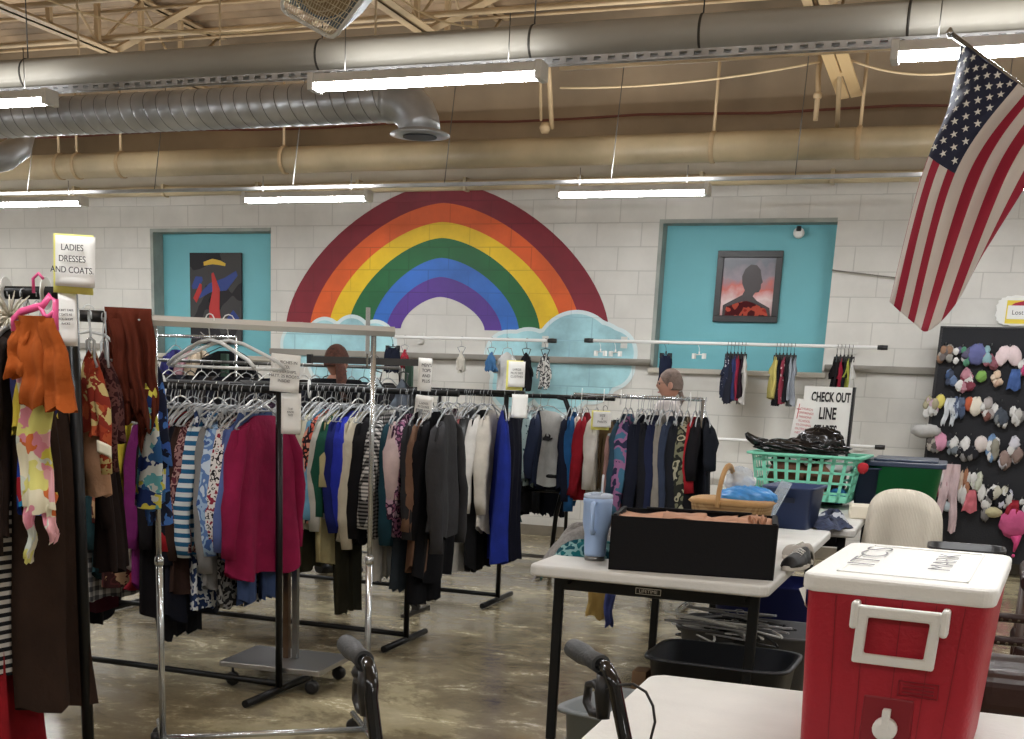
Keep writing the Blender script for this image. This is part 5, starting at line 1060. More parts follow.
def tub(name, parent, hx, hy, h_, mat, taper=.86, th=.004, lip=.012, pw=.22):
    return MB().lathe([(taper, 0), (1, h_), (1 + lip / hx, h_ + .002), (1 + lip / hx, h_ + .014), (1 - th / hx, h_ + .012), (taper - th / hx, .006)], 56, sx=hx, sy=hy, pw=pw).build(name, mat, parent)
tub('bin_body', t, .125, .16, .20, NAVY, .84); MB().box(-.04, .04, -.165, -.158, .135, .158).build('handle_slot', plain('slot_dark', (18, 28, 52), .5), t)
t = thing('jeans', 'dark blue folded jeans at the table edge beside the navy bin', 'jeans', (-.54, 6.85, ZT)); MB().grid(heap(.11, .18, .045, 31), 40, 12, True).build('folded_denim', plain('denim_dark', (46, 54, 78), .9, 0, .5, 100, var=.3, vs=30), t)
t = thing('denim_bundle', 'bundle of dark denim with white seams behind the folded jeans', 'jeans', (-.55, 7.15, ZT)); MB().grid(heap(.09, .14, .06, 33), 40, 12, True).build('folded_denim', pattern('blot', [(40, 46, 66), (40, 46, 66), (60, 68, 92), (180, 184, 190)], 18), t)
def shoe(label, loc, rz, up, k=1):
    t = thing('sneaker', label, 'shoe', loc, rz); t.scale = (k, k, k)
    def f(u, v):
        a = PI * u; w_ = .046 * (1 - .5 * abs(v * 2 - 1) ** 4) * (1 - .15 * (v < .4)); hh = .085 - .045 * v ** .8 - .03 * (v > .93); hh *= (1 - .5 * (abs(v * 2 - 1) ** 12))
        return (w_ * math.cos(a) * (1 - .25 * math.sin(a)), -.13 + .26 * v, .018 + hh * math.sin(a) ** .7)
    MB().grid(f, 18, 18).build('shoe_upper', up, t, solid=.004)
    MB().prism([(.05 * math.copysign(abs(math.cos(q)) ** .8, math.cos(q)) * (1 - .12 * (math.sin(q) < 0)), .137 * math.sin(q)) for q in [k_ * PI / 14 for k_ in range(28)]], 0, .024, ax='xy').build('sole', plain('shoe_sole', (206, 200, 190), .5), t, bevel=.005)
    mb = MB()
    for i in range(5): mb.tube([(-.026, -.03 + i * .02, .078 - i * .006), (0, -.028 + i * .02, .092 - i * .007), (.026, -.022 + i * .02, .078 - i * .006)], .004, 6)
    mb.build('laces', PAPER, t)
shoe('black and white sneaker lying right of the black box', (-.51, 5.12, ZT + .0), 2.9, plain('shoe_black', (20, 20, 24), .5), .85)
shoe('pale grey sneaker just behind the black and white sneaker', (-.53, 5.36, ZT), .5, plain('shoe_grey', (170, 164, 156), .7), .9)
# mint laundry basket
BX, BY = -.79, 8.1
t = thing('laundry_basket', 'mint green laundry basket with square holes', 'basket', (BX, BY, ZT + .045), -.06)
MINT = plain('mint_plastic', (118, 200, 172), .45)
hx, hy, hz_ = .315, .22, .265
def wallp(s0, s1, z0_, z1_, side, mb, th=.006):
    def P_(s, z, o):
        k = .86 + .14 * z / hz_
        return {'f': (s * hx * k, -hy * k - o, z), 'b': (s * hx * k, hy * k + o, z), 'l': (-hx * k - o, s * hy * k, z), 'r': (hx * k + o, s * hy * k, z)}[side]
    vs = [P_(s, z, o) for o in (0, -th) for s in (s0, s1) for z in (z0_, z1_)]
    mb.add(vs, [(0, 1, 3, 2), (4, 6, 7, 5), (0, 4, 5, 1), (2, 3, 7, 6), (0, 2, 6, 4), (1, 5, 7, 3)])
mb = MB()
for side, nn in (('f', 9), ('b', 9), ('l', 6), ('r', 6)):
    for i in range(nn + 1):
        s = -1 + 2 * i / nn; wallp(max(-1, s - .035), min(1, s + .035), 0, hz_, side, mb)
    for z in (0, .045, .105, .165, .225): wallp(-1, 1, z, z + (.04 if z == 0 else .014), side, mb)
    wallp(-1, 1, .255, hz_, side, mb)
mb.box(-hx * .86, hx * .86, -hy * .86, hy * .86, 0, .006); mb.build('basket_body', MINT, t)
mb = MB(); mb.prism(rrect(-hx - .03, hx + .03, -hy - .03, hy + .03, .04), 0, .012, ax='xy'); bm_ = None
vs = rrect(-hx - .035, hx + .035, -hy - .035, hy + .035, .05); vi = rrect(-hx + .002, hx - .002, -hy + .002, hy - .002, .02); n = len(vs)
mb = MB(); V_ = [(p[0], p[1], z) for z in (hz_ - .002, hz_ + .012) for L_ in (vs, vi) for p in L_]
fs = []
for k in range(n):
    j = (k + 1) % n; fs += [(k, j, n + j, n + k), (2 * n + k, 2 * n + j, 3 * n + j, 3 * n + k), (k, j, 2 * n + j, 2 * n + k), (n + k, n + j, 3 * n + j, 3 * n + k)]
mb.add(V_, fs).build('rim', MINT, t, bevel=.003)
for i, (x, y, z, s, c, lb) in enumerate(((-.12, 0, .16, (.12, .12, .09), (112, 76, 56), 'brown quilted bundle at the left in the mint basket'), (.08, .02, .16, (.13, .13, .09), (124, 86, 64), 'brown quilted bundle in the middle of the mint basket'), (.17, .0, .22, (.08, .1, .04), (196, 196, 194), 'pale grey cloth at the top right in the mint basket'), (-.15, -.06, .05, (.09, .07, .04), (220, 210, 150), 'cream yellow cloth at the bottom left of the mint basket'), (.19, -.08, .06, (.05, .05, .045), (50, 130, 200), 'bright blue cloth at the bottom right of the mint basket'), (.02, -.07, .055, (.1, .08, .045), (206, 180, 120), 'sand coloured cloth at the bottom of the mint basket'), (-.18, .05, .24, (.06, .08, .04), (52, 40, 34), 'dark brown cloth at the upper left in the mint basket'))):
    tt = thing('folded_cloth', lb, 'cloth', (BX + x, BY + y, ZT + z + .02)); MB().grid(crumple(s, 40 + i), 32, 16, True).build('cloth_body', fab(c), tt)
t = thing('trash_bag', 'shiny black plastic bag draped on top of the mint basket', 'bag', (BX - .05, BY - .02, ZT + hz_ + .085)); BF = plain('black_film', (14, 14, 16), .22)
MB().grid(crumple((.27, .13, .055), 51, 1, 8), 72, 30, True).build('bag_body', BF, t); o = MB().grid(crumple((.14, .10, .095), 53, 1, 9), 48, 24, True).build('bag_bulge', BF, t, (.10, .0, .03)); o = MB().tube([(-.22, 0, .01), (-.29, -.02, .03), (-.33, -.03, .055), (-.345, -.03, .075)], [.035, .028, .022, .012], 10).build('bag_tail', BF, t)
# check out sign
q = at(828, 455, 8.3); p0 = at(805, 386, 8.3); p1 = at(853, 387, 8.3)
w = (p1 - p0).length; t = thing('check_out_sign', 'hand-lettered CHECK OUT LINE STARTS sign behind the mint basket', 'sign', ((p0.x + p1.x) / 2, 8.3, ZT), .0)
hs = p0.z - ZT; MB().box(-w / 2, w / 2, -.004, 0, .12, hs).build('sign_board', PAPER, t); MB().box(w / 2, w / 2 + .014, -.01, .10, 0, hs + .002).box(-w / 2, w / 2, .08, .09, 0, hs).box(-w / 2, w / 2, 0, .08, 0, .12).build('sign_side', BPL, t)
mk = plain('black_marker', (24, 24, 26), .6)
for s_, z, x in (('CHECK OUT', hs - .065, .0), ('LINE', hs - .165, -.01), ('STARTS', hs - .265, -.015), ('HERE', hs - .355, 0)): o = textobj(s_, .066 if s_ != 'LINE' else .084, mk, t, (x + .02, -.006, z), ex=.001); o.scale = (.62, 1.2, 1); o.data.offset = .0022
t = thing('paper_notice', 'small white notice with red writing left of the check out sign', 'sign', at(797, 447, 8.16), .15); t.rotation_euler.y = .10
PRD = plain('red_ink', (196, 70, 74), .7)
MB().box(-.055, .055, -.002, 0, 0, .29).build('sheet', PAPER, t); textobj('CHURCH\nOFFERINGS\nMISSIONS\nSCHOOL\nCLOTHING\nOUTREACH\nNETWORK', .018, PRD, t, (.012, -.003, .16), sp=1.35)
MB().box(-.038, -.034, -.004, -.002, .17, .26).box(-.048, -.024, -.004, -.002, .225, .23).build('red_cross', PRD, t)
# totes on the far table
def tote(label, loc, hx, hy, h_, cb_, cl, rz=0, lidn='lid', name='storage_tote', cat='storage tote'):
    t = thing(name, label, cat, loc, rz); tub('tote_body', t, hx, hy, h_, cb_, .88, pw=.2)
    if cl: MB().prism(rrect(-hx - .02, hx + .02, -hy - .02, hy + .02, .04), h_, h_ + .03, ax='xy').prism(rrect(-hx + .03, hx - .03, -hy + .03, hy - .03, .03), h_ + .03, h_ + .045, ax='xy').build(lidn, cl, t, bevel=.006)
    return t
GRN = plain('green_plastic', (22, 122, 72), .45); NVL = plain('navy_lid', (44, 56, 78), .4)
tote('green storage tote with a navy lid behind the cream cardigan chair', (-.235, 8.35, ZT), .215, .26, .265, GRN, NVL)
tote('dark navy tote just behind the right end of the mint basket', (-.445, 8.28, ZT), .07, .2, .24, plain('navy2', (30, 44, 72), .5), None)
t = thing('cardboard_flap', 'cream cardboard lid lying between green tote and chair', 'cardboard', (-.40, 7.55, ZT), .1); MB().box(-.09, .09, -.12, .12, .0, .07).build('card_body', plain('cream_card2', (216, 208, 190), .7), t, bevel=.008)
t = thing('toy_bundle', 'red and white toy bundle on the navy tote', 'toy', (-.46, 7.85, 1.0)); MB().grid(crumple((.03, .03, .035), 61), 20, 12, True).build('bundle_body', pattern('blot', [(206, 204, 200), (190, 40, 50)], 30), t)

# ---------------------------------------------------------------- under the table
def open_tote(label, c, hx, hy, h_, mat, rz=0): t = thing('open_tote', label, 'storage tote', c, rz); tub('tote_body', t, hx, hy, h_, mat, .84, pw=.35, lip=.02); return t
open_tote('open black tote on the floor below the long white table', (-.74, 4.98, 0), .27, .22, .375, plain('tote_black', (22, 25, 32), .45), -.04)
open_tote('grey tote full of hangers below the long white table', (-.74, 5.72, 0), .30, .21, .37, plain('tote_grey', (86, 86, 88), .55))
for i in range(22):
    o = hanger_mb(.40, r=.0055).build('clothes_hanger', [plain('hanger_grey', (150, 150, 152), .35), WPL, BPL][i % 3], None, (-.74 + rnd.uniform(-.14, .14), 5.70 + rnd.uniform(-.08, .08), .40 + rnd.uniform(-.02, .04)))
    o.rotation_euler = (rnd.uniform(-.3, .3), PI / 2 + rnd.uniform(-.35, .35), rnd.uniform(-.5, .5) + PI / 2 * (i % 2) * 0 + 1.2); tag(o, 'one of the loose hangers heaped in the grey tote under the table', 'hanger', 'loose hangers in the grey tote')
open_tote('blue tote far back under the long white table', (-.70, 6.32, 0), .3, .2, .5, plain('tote_blue', (34, 44, 110), .5))
open_tote('small grey waste bin behind the rollator handle', (-.80, 3.60, 0), .150, .17, .475, plain('bin_grey', (104, 110, 112), .5), -.25)
tag(MB().box(-.03, .03, -.05, .05, 0, .30).build('wood_block', plain('raw_wood', (112, 86, 60), .8, 0, .3, 40, var=.15), None, (-1.06, 4.94, 0), bevel=.004), 'brown wooden block standing left of the black tote', 'block')

# ---------------------------------------------------------------- rollator
t = thing('rollator', 'black rollator walker with two hand grips in the foreground', 'rollator', (0, 0, 0))
GL = plain('gloss_black', (14, 14, 15), .12); GR = plain('grip_rubber', (58, 60, 62), .6, 0, .4, 200); 
for g0, g1, yb in ((atz(345, 643, .93), atz(368, 664, .93), 0), (atz(571, 647, .93), atz(607, 668, .93), 1)):
    d_ = (g1 - g0).normalized(); L0 = (g1 - g0).length; k1, k2 = (at(616, 693, g1.y - .02), at(627, 748, g1.y - .05)) if yb else (at(371, 698, g1.y - .03), at(377, 748, g1.y - .05)); kd = (k2 - k1).normalized()
    MB().tube([g0, g0 + d_ * .012, g0 + d_ * L0 * .35, g0 + d_ * L0 * .55, g0 + d_ * L0 * .85], [.012, .019, .0205, .0165, .018], 16).build('hand_grip', GR, t)
    e = g1 + d_ * .02; sd = V((-d_.y, d_.x, 0))
    MB().tube([g1 - d_ * .04, g1, e + V((0, 0, -.010)), (e + V((0, 0, -.01))).lerp(k1, .5) + d_ * .006, k1, k2, k2 + kd * .06, k2 + V((kd.x * .1, kd.y * .1, .12 - k2.z))], .0125, 16).build('frame_tube', GL, t)
    MB().tube([e + d_ * .05 + V((0, 0, -.40)), e - d_ * .30 + V((0, 0, -.74))], .0125, 12).build('rear_tube', GL, t)
    for w_ in (e + d_ * .05 + V((0, 0, -.75)), e - d_ * .30 + V((0, 0, -.75))):
        Mx = Matrix.Translation((w_.x, w_.y, .088)) @ Matrix.Rotation(math.atan2(sd.y, sd.x), 4, 'Z') @ Matrix.Rotation(PI / 2, 4, 'Y'); MB().lathe([(.03, -.012), (.075, -.014), (.087, -.008), (.087, .008), (.075, .014), (.03, .012)], 24, M=Mx).build('wheel', BPL, t)
    # brake: body under the grip and lever loop
    c0 = g1 - d_ * .004
    MB().tube([c0 + V((0, 0, -.012)), c0 + V((0, 0, -.05)) - d_ * .004, c0 + V((0, 0, -.095)) + d_ * .002], [.016, .017, .012], 10).build('brake_body', BPL, t)
    lp = [c0 + V((0, 0, -.05)), c0 - d_ * .045 + V((0, 0, -.040)), c0 - d_ * .075 + V((0, 0, -.050)), c0 - d_ * .080 + V((0, 0, -.085)), c0 - d_ * .050 + V((0, 0, -.098)), c0 + V((0, 0, -.088))]
    MB().tube([p_ + sd * .0 for p_ in lp], .0085, 8).build('brake_lever', BPL, t)
    MB().tube([at(606, 690, g1.y - .02)] + [at(a_, b_, g1.y - .03) for a_, b_ in ((618, 685), (633, 684), (646, 692), (653, 706), (655, 722), (650, 742), (640, 762))], .0026, 6).build('brake_cable', BPL, t) if yb else MB().lathe([(.012, -.008), (.015, 0), (.010, .012)], 12, tuple(c0 - d_ * .06 + V((0, 0, -.03)))).build('brake_knob', BPL, t)
    if yb == 0: pa = e + d_ * .05 + V((0, 0, -.42))
    else: pb_ = e + d_ * .05 + V((0, 0, -.42))
MB().tube([pa, pb_], .012, 12).build('cross_tube', GL, t)
mid = (pa + pb_) / 2; 
ax = (pb_ - pa).normalized(); ay = V((-ax.y, ax.x, 0))
MB().box(-.2, .2, -.02, .24, -.02, .02, M=Matrix.Translation(mid) @ Matrix.Rotation(math.atan2(ax.y, ax.x), 4, 'Z')).build('seat', BPL, t, bevel=.012)

# ---------------------------------------------------------------- chairs at the right
t = thing('knit_chair', 'chair completely covered by a draped cream knit cardigan', 'chair', (-.17, 6.95, 0))
MB().prism([(.19 * math.cos(a), +.745 + .17 * math.sin(a)) for a in [k * PI / 16 for k in range(17)]] + [(-.19, .48), (.19, .48)], -.012, .012).build('backrest', BPL, t, bevel=.006); MB().box(-.21, .21, -.42, -.0, .42, .46).build('seat', BPL, t, bevel=.015)
for x in (-.18, .18):
    for y in (-.38, .0): MB().tube([(x, y, 0), (x * .95, y, .44)], .011, 8).build('leg', STEEL, t)
    MB().tube([(x, .0, .44), (x, .0, .72)], .011, 8).build('back_post', STEEL, t)
t2 = thing('cardigan', 'cream ribbed cardigan draped over the chair back', 'clothing', (-.17, 6.95, .0))
def cream():
    m_, nt, b = newm('cream_knit'); tc = N(nt, 'ShaderNodeTexCoord'); wv = N(nt, 'ShaderNodeTexWave', Scale=44.0, Distortion=3.0, Detail=2.0); wv.bands_direction = 'X'; L(nt, tc.outputs['Object'], wv.inputs['Vector'])
    r = ramp(nt, [(0, (198, 190, 174)), (1, (212, 205, 190))], 'LINEAR'); L(nt, wv.outputs['Fac'], r.inputs[0]); L(nt, r.outputs[0], b.inputs['Base Color']); b.inputs['Roughness'].default_value = .95
    bp = N(nt, 'ShaderNodeBump', Strength=.45, Distance=.008); L(nt, wv.outputs['Fac'], bp.inputs['Height']); L(nt, bp.outputs['Normal'], b.inputs['Normal']); return m_
def cg(u, v):
    a = PI * u; c, s = math.cos(a), math.sin(a); k = v * 2 - 1; dn = abs(k)
    xw = .178 * (1 + .06 * math.sin(5 * u + 2)); zt = .76 + .05 * (.5 - u) + .19 * max(0, s) ** .6 if 0 < u < 1 else .76
    x = -xw * math.copysign(abs(c) ** .8, c) * (1 + .10 * dn); z = zt - (.42 if k < 0 else .2) * dn ** 1.15
    y = (-.03 - .05 * dn if k < 0 else .03 + .03 * dn) * min(1, dn * 6) + .03 * math.sin(11 * u + 2 + 2 * dn) * dn + .012 * math.sin(23 * u) * dn
    return (x, y, z)
MB().grid(cg, 48, 24).build('cardigan_body', cream(), t2, solid=.008)
t = thing('open_tote', 'shallow black tub between the cardigan chair and the cooler', 'storage tote', (at(966, 550, 6.7).x, 6.7, .0)); tub('tote_body', t, .17, .14, at(966, 549, 6.7).z, BPL, .9, pw=.4)
LE = plain('brown_leather', (46, 26, 24), .3, 0, .1, 40); NH = plain('nail_brass', (120, 110, 96), .3, 1)
t = thing('leather_chair', 'dark brown leather armchair with nailhead trim cut by the right edge', 'armchair', (.60, 4.85, 0)); DW = plain('dark_wood', (60, 38, 28), .4)
MB().box(-.42, .42, -.34, .06, .36, .53).build('seat', LE, t, bevel=.055, seg=5)
MB().box(-.40, .40, -.32, .06, .24, .36).build('base', LE, t, bevel=.02)
for z, nm in ((.640, 'upper_rail'), (.553, 'lower_rail')):
    o = MB().tube([(-.44, .15, z), (.44, .15, z)], .017, 14).build(nm, LE, t)
    for k in range(30): MB().lathe([(.006, 0), (.0045, .003), (.001, .005)], 8, M=Matrix.Translation((-.43 + k * .029, .134, z - .006)) @ Matrix.Rotation(PI / 2, 4, 'X')).build('nailhead', NH, o)
for s_ in (-1, 1):
    MB().tube([(s_ * .43, .15, 0), (s_ * .43, .15, .56), (s_ * .44, .16, .66)], [.018, .022, .02], 12).build('back_post', DW, t)
    MB().tube([(s_ * .38, -.30, 0), (s_ * .38, -.30, .26)], [.016, .024], 12).build('front_leg', DW, t)
t = thing('wooden_chair', 'brown leather chair arm behind the nailhead trim at the right edge', 'chair', (.52, 5.75, 0))
MB().tube([(-.15, -.2, .70), (-.14, .2, .72)], .035, 14).build('arm_rest', LE, t); MB().tube([(-.15, -.15, 0), (-.15, -.15, .70)], [.02, .024], 10).build('leg', DW, t); MB().tube([(-.14, .18, 0), (-.14, .18, .70)], [.02, .024], 10).build('leg', DW, t)
MB().box(-.17, .35, -.22, .26, .38, .46).build('seat', LE, t, bevel=.03); MB().tube([(.33, -.15, 0), (.33, -.15, .4)], .02, 10).build('leg', DW, t); MB().tube([(.33, .2, 0), (.33, .2, .9)], .02, 10).build('leg', DW, t); MB().box(-.15, .34, .22, .27, .5, .72).build('backrest', LE, t, bevel=.02)

# ---------------------------------------------------------------- black pegboard of baby things
YP = 11.2
t = thing('display_board', 'tall black fabric board of baby hats and socks on the wall', 'display board', (0, YP, 0))
x0 = at(943, 328, YP).x; zt = at(960, 328, YP).z
MB().box(x0, x0 + 1.7, 0, .04, .12, zt).build('board_face', plain('board_black', (22, 23, 28), .85, 0, .3, 80), t); MB().box(x0 - .02, x0, -.01, .05, 0, zt + .01).box(x0 + 1.7, x0 + 1.72, -.01, .05, 0, zt + .01).box(x0 - .02, x0 + 1.72, -.01, .05, zt, zt + .012).build('board_frame', BPL, t)
def bonnet(sd, w, h_, kind):
    r = random.Random(sd); mb = MB()
    if kind == 'hat': mb.grid(lambda u, v: (lambda q: (q[0], q[1] * .4, q[2] - h_ * .45))(crumple((w / 2, w / 2, h_ / 2), sd, 1, 4)(u, v)), 24, 14, True)
    elif kind == 'pair':
        for s in (-1, 1): mb.grid(lambda u, v: (lambda q: (q[0] + s * w * .24 + s * .2 * (-q[2]) , q[1] * .5, q[2] - h_ * .5))(crumple((w / 3.6, w / 5, h_ / 2), sd + s, 1, 4)(u, v)), 20, 12, True)
    elif kind == 'bunch':
        for j in range(9):
            ox, oz = r.uniform(-w * .34, w * .34), -r.uniform(.2, .85) * h_; rr = r.uniform(.18, .34)
            mb.grid(lambda u, v: (lambda q: (q[0] + ox, q[1] * .6 - .012 * j / 8, q[2] + oz))(crumple((w * rr * r.uniform(.55, .9), w * rr * .35, h_ * rr * r.uniform(.6, 1.0)), sd * 7 + j, 1, 5)(u, v)), 18, 10, True)
            mb.m[-180:] = [j % 3] * 180
    elif kind == 'bib': mb.grid(lambda u, v: (lambda q: (q[0] * 2.2 * w, q[1] - .01, q[2]))(fl(0, -h_, .3, .5, sd, .02)(u, v)), 18, 8, True)
    elif kind == 'long':
        for s in (-1, 1): mb.grid(lambda u, v: (lambda q: (q[0] + s * w * (.12 + .2 * v), q[1] - .015, q[2]))(fl(0, -h_, w * .4, w * .3, sd + s, .03)(u, v)), 16, 10, True)
    return mb
def peg(px, py, w, h_, kind, cols, lb, nm='baby_hat', cat='baby accessory'):
    q = at(px, py, YP - .03); t = thing(nm, lb, cat, q)
    S = 1250 / 11.2; MB().tube([(0, .03, .0), (0, -.012, 0), (0, -.016, .012)], .003, 5).build('hook', STEEL, t)
    bonnet(int(px * 3 + py), w / S, h_ / S, kind).build('cloth_body', [c if not isinstance(c, tuple) else fab(ds(c, .25, 1.0)) for c in cols], t)
W_ = (206, 204, 202); K_ = (40, 40, 46); G_ = (128, 126, 124)
PG = [(946, 344, 15, 16, 'bunch', [(150, 146, 138), (110, 100, 96), (160, 110, 80)], 'grey-brown mitten bunch first in the top row'), (963, 346, 17, 17, 'bunch', [W_, (70, 150, 110), (90, 84, 120)], 'white, green and violet bunch in the top row'), (978, 345, 15, 18, 'hat', [(90, 96, 168)], 'blue-violet baby hat in the top row'), (992, 345, 17, 19, 'bunch', [(176, 84, 100), (120, 170, 180), (160, 80, 96)], 'rose and aqua bunch in the top row'), (1010, 346, 21, 17, 'pair', [(224, 196, 198)], 'pair of pale pink booties in the top row'), (1027, 352, 12, 20, 'bunch', [W_, (220, 40, 110), W_], 'white and hot pink bunch at the right edge of the top row'),
      (953, 368, 13, 15, 'bunch', [(50, 78, 130), (90, 120, 170), (60, 70, 100)], 'blue patterned hat first in the second row'), (966, 370, 17, 18, 'bunch', [(200, 120, 140), W_, (150, 50, 70)], 'pink and white hat in the second row'), (982, 371, 9, 10, 'hat', [(120, 184, 66)], 'small lime green mitten in the second row'), (997, 371, 12, 13, 'bunch', [(224, 186, 150), (210, 160, 130), (230, 200, 170)], 'peach booties in the second row'), (1016, 369, 11, 18, 'bib', [(52, 92, 176)], 'blue mitten with a grey cuff in the second row'),
      (932, 396, 14, 19, 'bunch', [W_, (190, 150, 170), (170, 160, 120)], 'white flowered bib at the left of the third row'), (941, 395, 8, 12, 'hat', [(226, 204, 70)], 'yellow mitten in the third row'), (951, 398, 12, 24, 'long', [(200, 206, 212)], 'pale blue-white socks in the third row'), (960, 396, 11, 20, 'bunch', [(70, 90, 130), (150, 170, 200), (80, 96, 130)], 'denim blue bib in the third row'), (970, 398, 8, 12, 'hat', [(214, 80, 40)], 'bright orange mitten in the third row'), (977, 398, 11, 16, 'hat', [(222, 210, 186)], 'cream hat in the third row'), (988, 398, 15, 19, 'bunch', [(170, 160, 156), (140, 80, 70), W_], 'grey and brown striped socks in the third row'), (1002, 401, 17, 24, 'bunch', [W_, (120, 126, 130), (70, 80, 96)], 'white and grey bib in the third row'), (1018, 402, 15, 20, 'bunch', [(190, 186, 180), G_, W_], 'grey-white socks at the right of the third row'),
      (926, 425, 26, 12, 'hat', [(176, 174, 172)], 'wide grey sun hat hanging off the board edge'), (941, 434, 12, 16, 'hat', [(222, 130, 168)], 'pink flower headband at the left of the fourth row'), (936, 436, 14, 18, 'bunch', [G_, (160, 150, 140), (90, 84, 80)], 'grey hat behind the pink flower headband'), (956, 434, 15, 20, 'bunch', [K_, W_, (110, 120, 130)], 'black and white socks in the fourth row'), (971, 435, 19, 23, 'bunch', [W_, G_, K_], 'grey and white hats bunched in the fourth row'), (982, 437, 11, 14, 'hat', [(214, 196, 190)], 'pale pink hat in the fourth row'), (993, 435, 15, 24, 'bunch', [(96, 140, 196), W_, (150, 144, 124)], 'light blue headband and tan hat in the fourth row'), (1014, 438, 20, 26, 'bunch', [W_, (200, 196, 210), (150, 120, 110)], 'white hats bunched at the right of the fourth row'),
      (942, 470, 8, 24, 'bunch', [(150, 24, 50), G_, W_], 'crimson mitten beside the pink scarf'), (952, 464, 22, 62, 'long', [(206, 172, 176)], 'long pale pink baby trousers on the board'), (950, 466, 15, 28, 'bunch', [(220, 190, 196), W_, (196, 130, 144)], 'pink and white hat above the pale pink trousers'), (948, 502, 8, 9, 'hat', [(176, 196, 206)], 'tiny pale blue mitten on the pink trousers'), (967, 468, 12, 32, 'bunch', [(200, 168, 140), (180, 110, 70), W_], 'tan and orange bib in the lowest row'), (972, 490, 12, 20, 'bib', [(226, 90, 104)], 'coral mitten hanging low'), (977, 470, 12, 20, 'bunch', [(206, 210, 190), W_, (190, 196, 170)], 'pale green patterned hat in the lowest row'), (988, 486, 15, 28, 'bunch', [K_, W_, G_], 'black and white bib in the lowest row'), (998, 484, 22, 24, 'bunch', [W_, (28, 28, 34), (190, 186, 160)], 'white hat with a black band in the lowest row'), (993, 508, 16, 9, 'hat', [(186, 176, 120)], 'olive and white hat brim at the bottom'), (1008, 486, 12, 22, 'bunch', [(196, 196, 220), K_, W_], 'lilac striped mittens in the lowest row'), (1014, 500, 12, 14, 'bib', [(186, 20, 40)], 'red and white patterned hat above the pink hat'), (1022, 498, 12, 16, 'bunch', [W_, K_, W_], 'black dotted white hat above the pink hat'), (1016, 510, 24, 26, 'hat', [(226, 62, 130)], 'big hot pink hat hanging lowest at the right')]
for a in PG: peg(*a)
q = at(1016, 536, YP - .03); mb = MB().tube([tuple(q), tuple(q + V((.01, -.01, -.06))), tuple(q + V((.0, -.01, -.13)))], [.045, .02, .008], 10).lathe([(.008, -.012), (.014, 0), (.008, .012)], 10, tuple(q + V((0, -.01, -.16)))); tag(mb.build('hat_tie', fab((220, 70, 130))), 'hot pink ear flap and tie below the big pink hat', 'baby accessory')
q0, q1 = at(1000, 326, YW - .02), at(1030, 304, YW - .02)
t = thing('paper_banner', 'lace-edged yellow and white paper banner above the black board', 'banner', ((q0.x + q1.x) / 2 + .05, YW - .02, q0.z + .01))
MB().prism([(.19 * c * (1 + .06 * (k % 2)), .11 + .115 * s * (1 + .06 * (k % 2))) for k in range(40) for c, s in [(math.copysign(abs(math.cos(k * PI / 20)) ** .6, math.cos(k * PI / 20)), math.copysign(abs(math.sin(k * PI / 20)) ** .6, math.sin(k * PI / 20)))]], -.004, -.002).build('lace_edge', PAPER, t)
MB().box(-.12, .17, -.007, -.004, .01, .19).build('yellow_panel', plain('banner_yellow', (232, 208, 70), .7), t); MB().box(-.11, .16, -.009, -.007, .045, .15).build('white_panel', PAPER, t); MB().prism([(-.09, .15), (.16, .15), (.16, .18), (.0, .185), (-.06, .17)], -.0095, -.0075).build('red_swash', plain('banner_red', (170, 30, 60), .7), t)
textobj('Lost & Found', .06, INK, t, (.06, -.010, .095)).data.size = .05

# ---------------------------------------------------------------- flag
t = thing('flag', 'United States flag hanging from an angled pole at the upper right', 'flag', (0, 0, 0))
KU = [0, .4, 1.0]; KV = [0, .23, .5385, .7, .85, 1]
KP = [[(962, 42), (984, 59), (1018, 84), (1034, 96), (1050, 108), (1066, 120)], [(937, 160), (929, 157), (955, 173), (983, 172), (1008, 174), (1031, 178)], [(903, 309), (890, 302), (914, 323), (929, 331), (956, 304), (978, 262)]]
KD = [[6.10, 6.0, 5.95, 5.97, 5.95, 5.95], [6.16, 5.98, 5.94, 6.02, 5.95, 5.98], [6.12, 6.0, 5.95, 5.93, 6.0, 6.05]]
GP = [[at(p[0], p[1], d_) for p, d_ in zip(r1, r2)] for r1, r2 in zip(KP, KD)]
def seg_(K, x):
    for i in range(len(K) - 1):
        if x <= K[i + 1] or i == len(K) - 2: return i, (x - K[i]) / (K[i + 1] - K[i])
def cat_(p0, p1, p2, p3, s): return (p1 * 2 + (p2 - p0) * s + (p0 * 2 - p1 * 5 + p2 * 4 - p3) * s * s + (p1 * 3 - p0 - p2 * 3 + p3) * s ** 3) * .5
def row(i, v):
    j, s = seg_(KV, v); R__ = GP[i]; g = lambda k: R__[max(0, min(len(R__) - 1, k))]; return cat_(g(j - 1), g(j), g(j + 1), g(j + 2), s) if .001 < s < .999 else g(j).lerp(g(j + 1), s)
def flagp(u, v):
    i, s = seg_(KU, u); g = lambda k: row(max(0, min(2, k)), v); p = cat_(g(i - 1), g(i), g(i + 1), g(i + 2), s)
    return p + V((0, .02 * math.sin(9 * v + 4 * u) * (.3 + u) + .006 * math.sin(31 * v + 9 * u), 0))
FR, FW, FB_ = plain('flag_red', (158, 28, 56), .75, 0, .15, 60), plain('flag_white', (214, 206, 200), .75, 0, .15, 60), plain('flag_blue', (28, 35, 62), .75, 0, .15, 60)
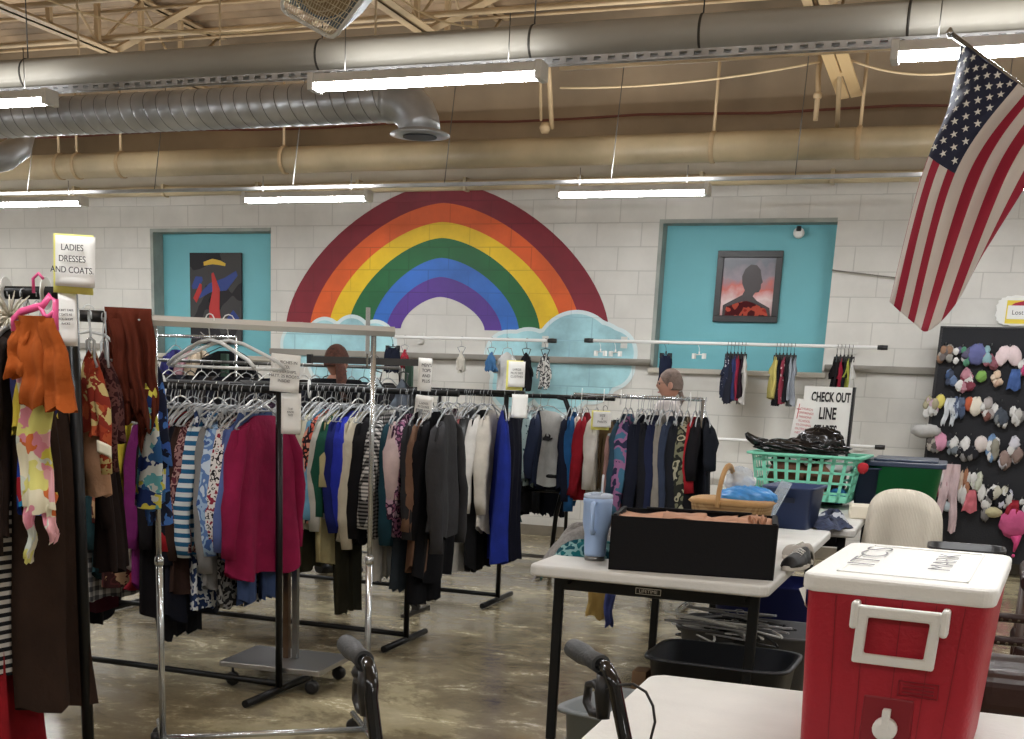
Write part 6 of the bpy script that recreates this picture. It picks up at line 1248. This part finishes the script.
def fcol(i, j):
    v = (j + .5) / 52; u = (i + .5) / 40
    if u < .4 and v < .5385: return 2
    return 0 if int(v * 13) % 2 == 0 else 1
MB().grid(lambda u, v: flagp(u, v), 40, 52, mf=fcol).build('flag_cloth', [FR, FW, FB_], t, solid=.0015)
mb = MB()
for rr_ in range(9):
    for cc in range(6 if rr_ % 2 == 0 else 5):
        cv = .5385 * (rr_ + 1) / 10; cu = .4 * ((cc * 2 + 1 + (rr_ % 2)) / 12)
        p0 = flagp(cu, cv); du = (flagp(cu + .01, cv) - p0) / .01; dvv = (flagp(cu, cv + .01) - p0) / .01; nn_ = du.cross(dvv).normalized()
        if nn_.dot(V((0, 0, H)) - p0) < 0: nn_ = -nn_
        e1 = du.normalized(); e2 = nn_.cross(e1); pts = []
        for k in range(10): r = .0165 if k % 2 == 0 else .0066; a = k * PI / 5; pts.append(p0 + e1 * r * math.cos(a) + e2 * r * math.sin(a) + nn_ * .0035)
        MB().add(pts, [tuple(range(10))]).build('flag_star', PAPER, t, recalc=False)
fp0, fp1 = flagp(0, 0), flagp(0, 1); dd = (fp1 - fp0).normalized()
MB().tube([fp0 - dd * .06, fp1 + dd * .7], .011, 10).lathe([(.005, -.02), (.018, 0), (.005, .02)], 12, tuple(fp0 - dd * .07)).build('flag_pole', CHR, t)

# ---------------------------------------------------------------- world and exposure
w_ = bpy.data.worlds.new('room_air'); bpy.context.scene.world = w_; w_.use_nodes = True; w_.node_tree.nodes['Background'].inputs[0].default_value = (.9, .93, 1, 1); w_.node_tree.nodes['Background'].inputs[1].default_value = .15
vs_ = bpy.context.scene.view_settings; vs_.view_transform = 'Standard'; vs_.look = 'None'; vs_.gamma = 1; vs_.use_curve_mapping = False; vs_.exposure = .3
# lettering as plain meshes
for o in [o for o in C.objects if o.type == 'FONT']:
    me = bpy.data.meshes.new_from_object(o.evaluated_get(bpy.context.evaluated_depsgraph_get()))
    n = bpy.data.objects.new('lettering', me); C.objects.link(n); n.parent = o.parent; n.location = o.location; n.rotation_euler = o.rotation_euler; n.scale = o.scale
    bpy.data.objects.remove(o)
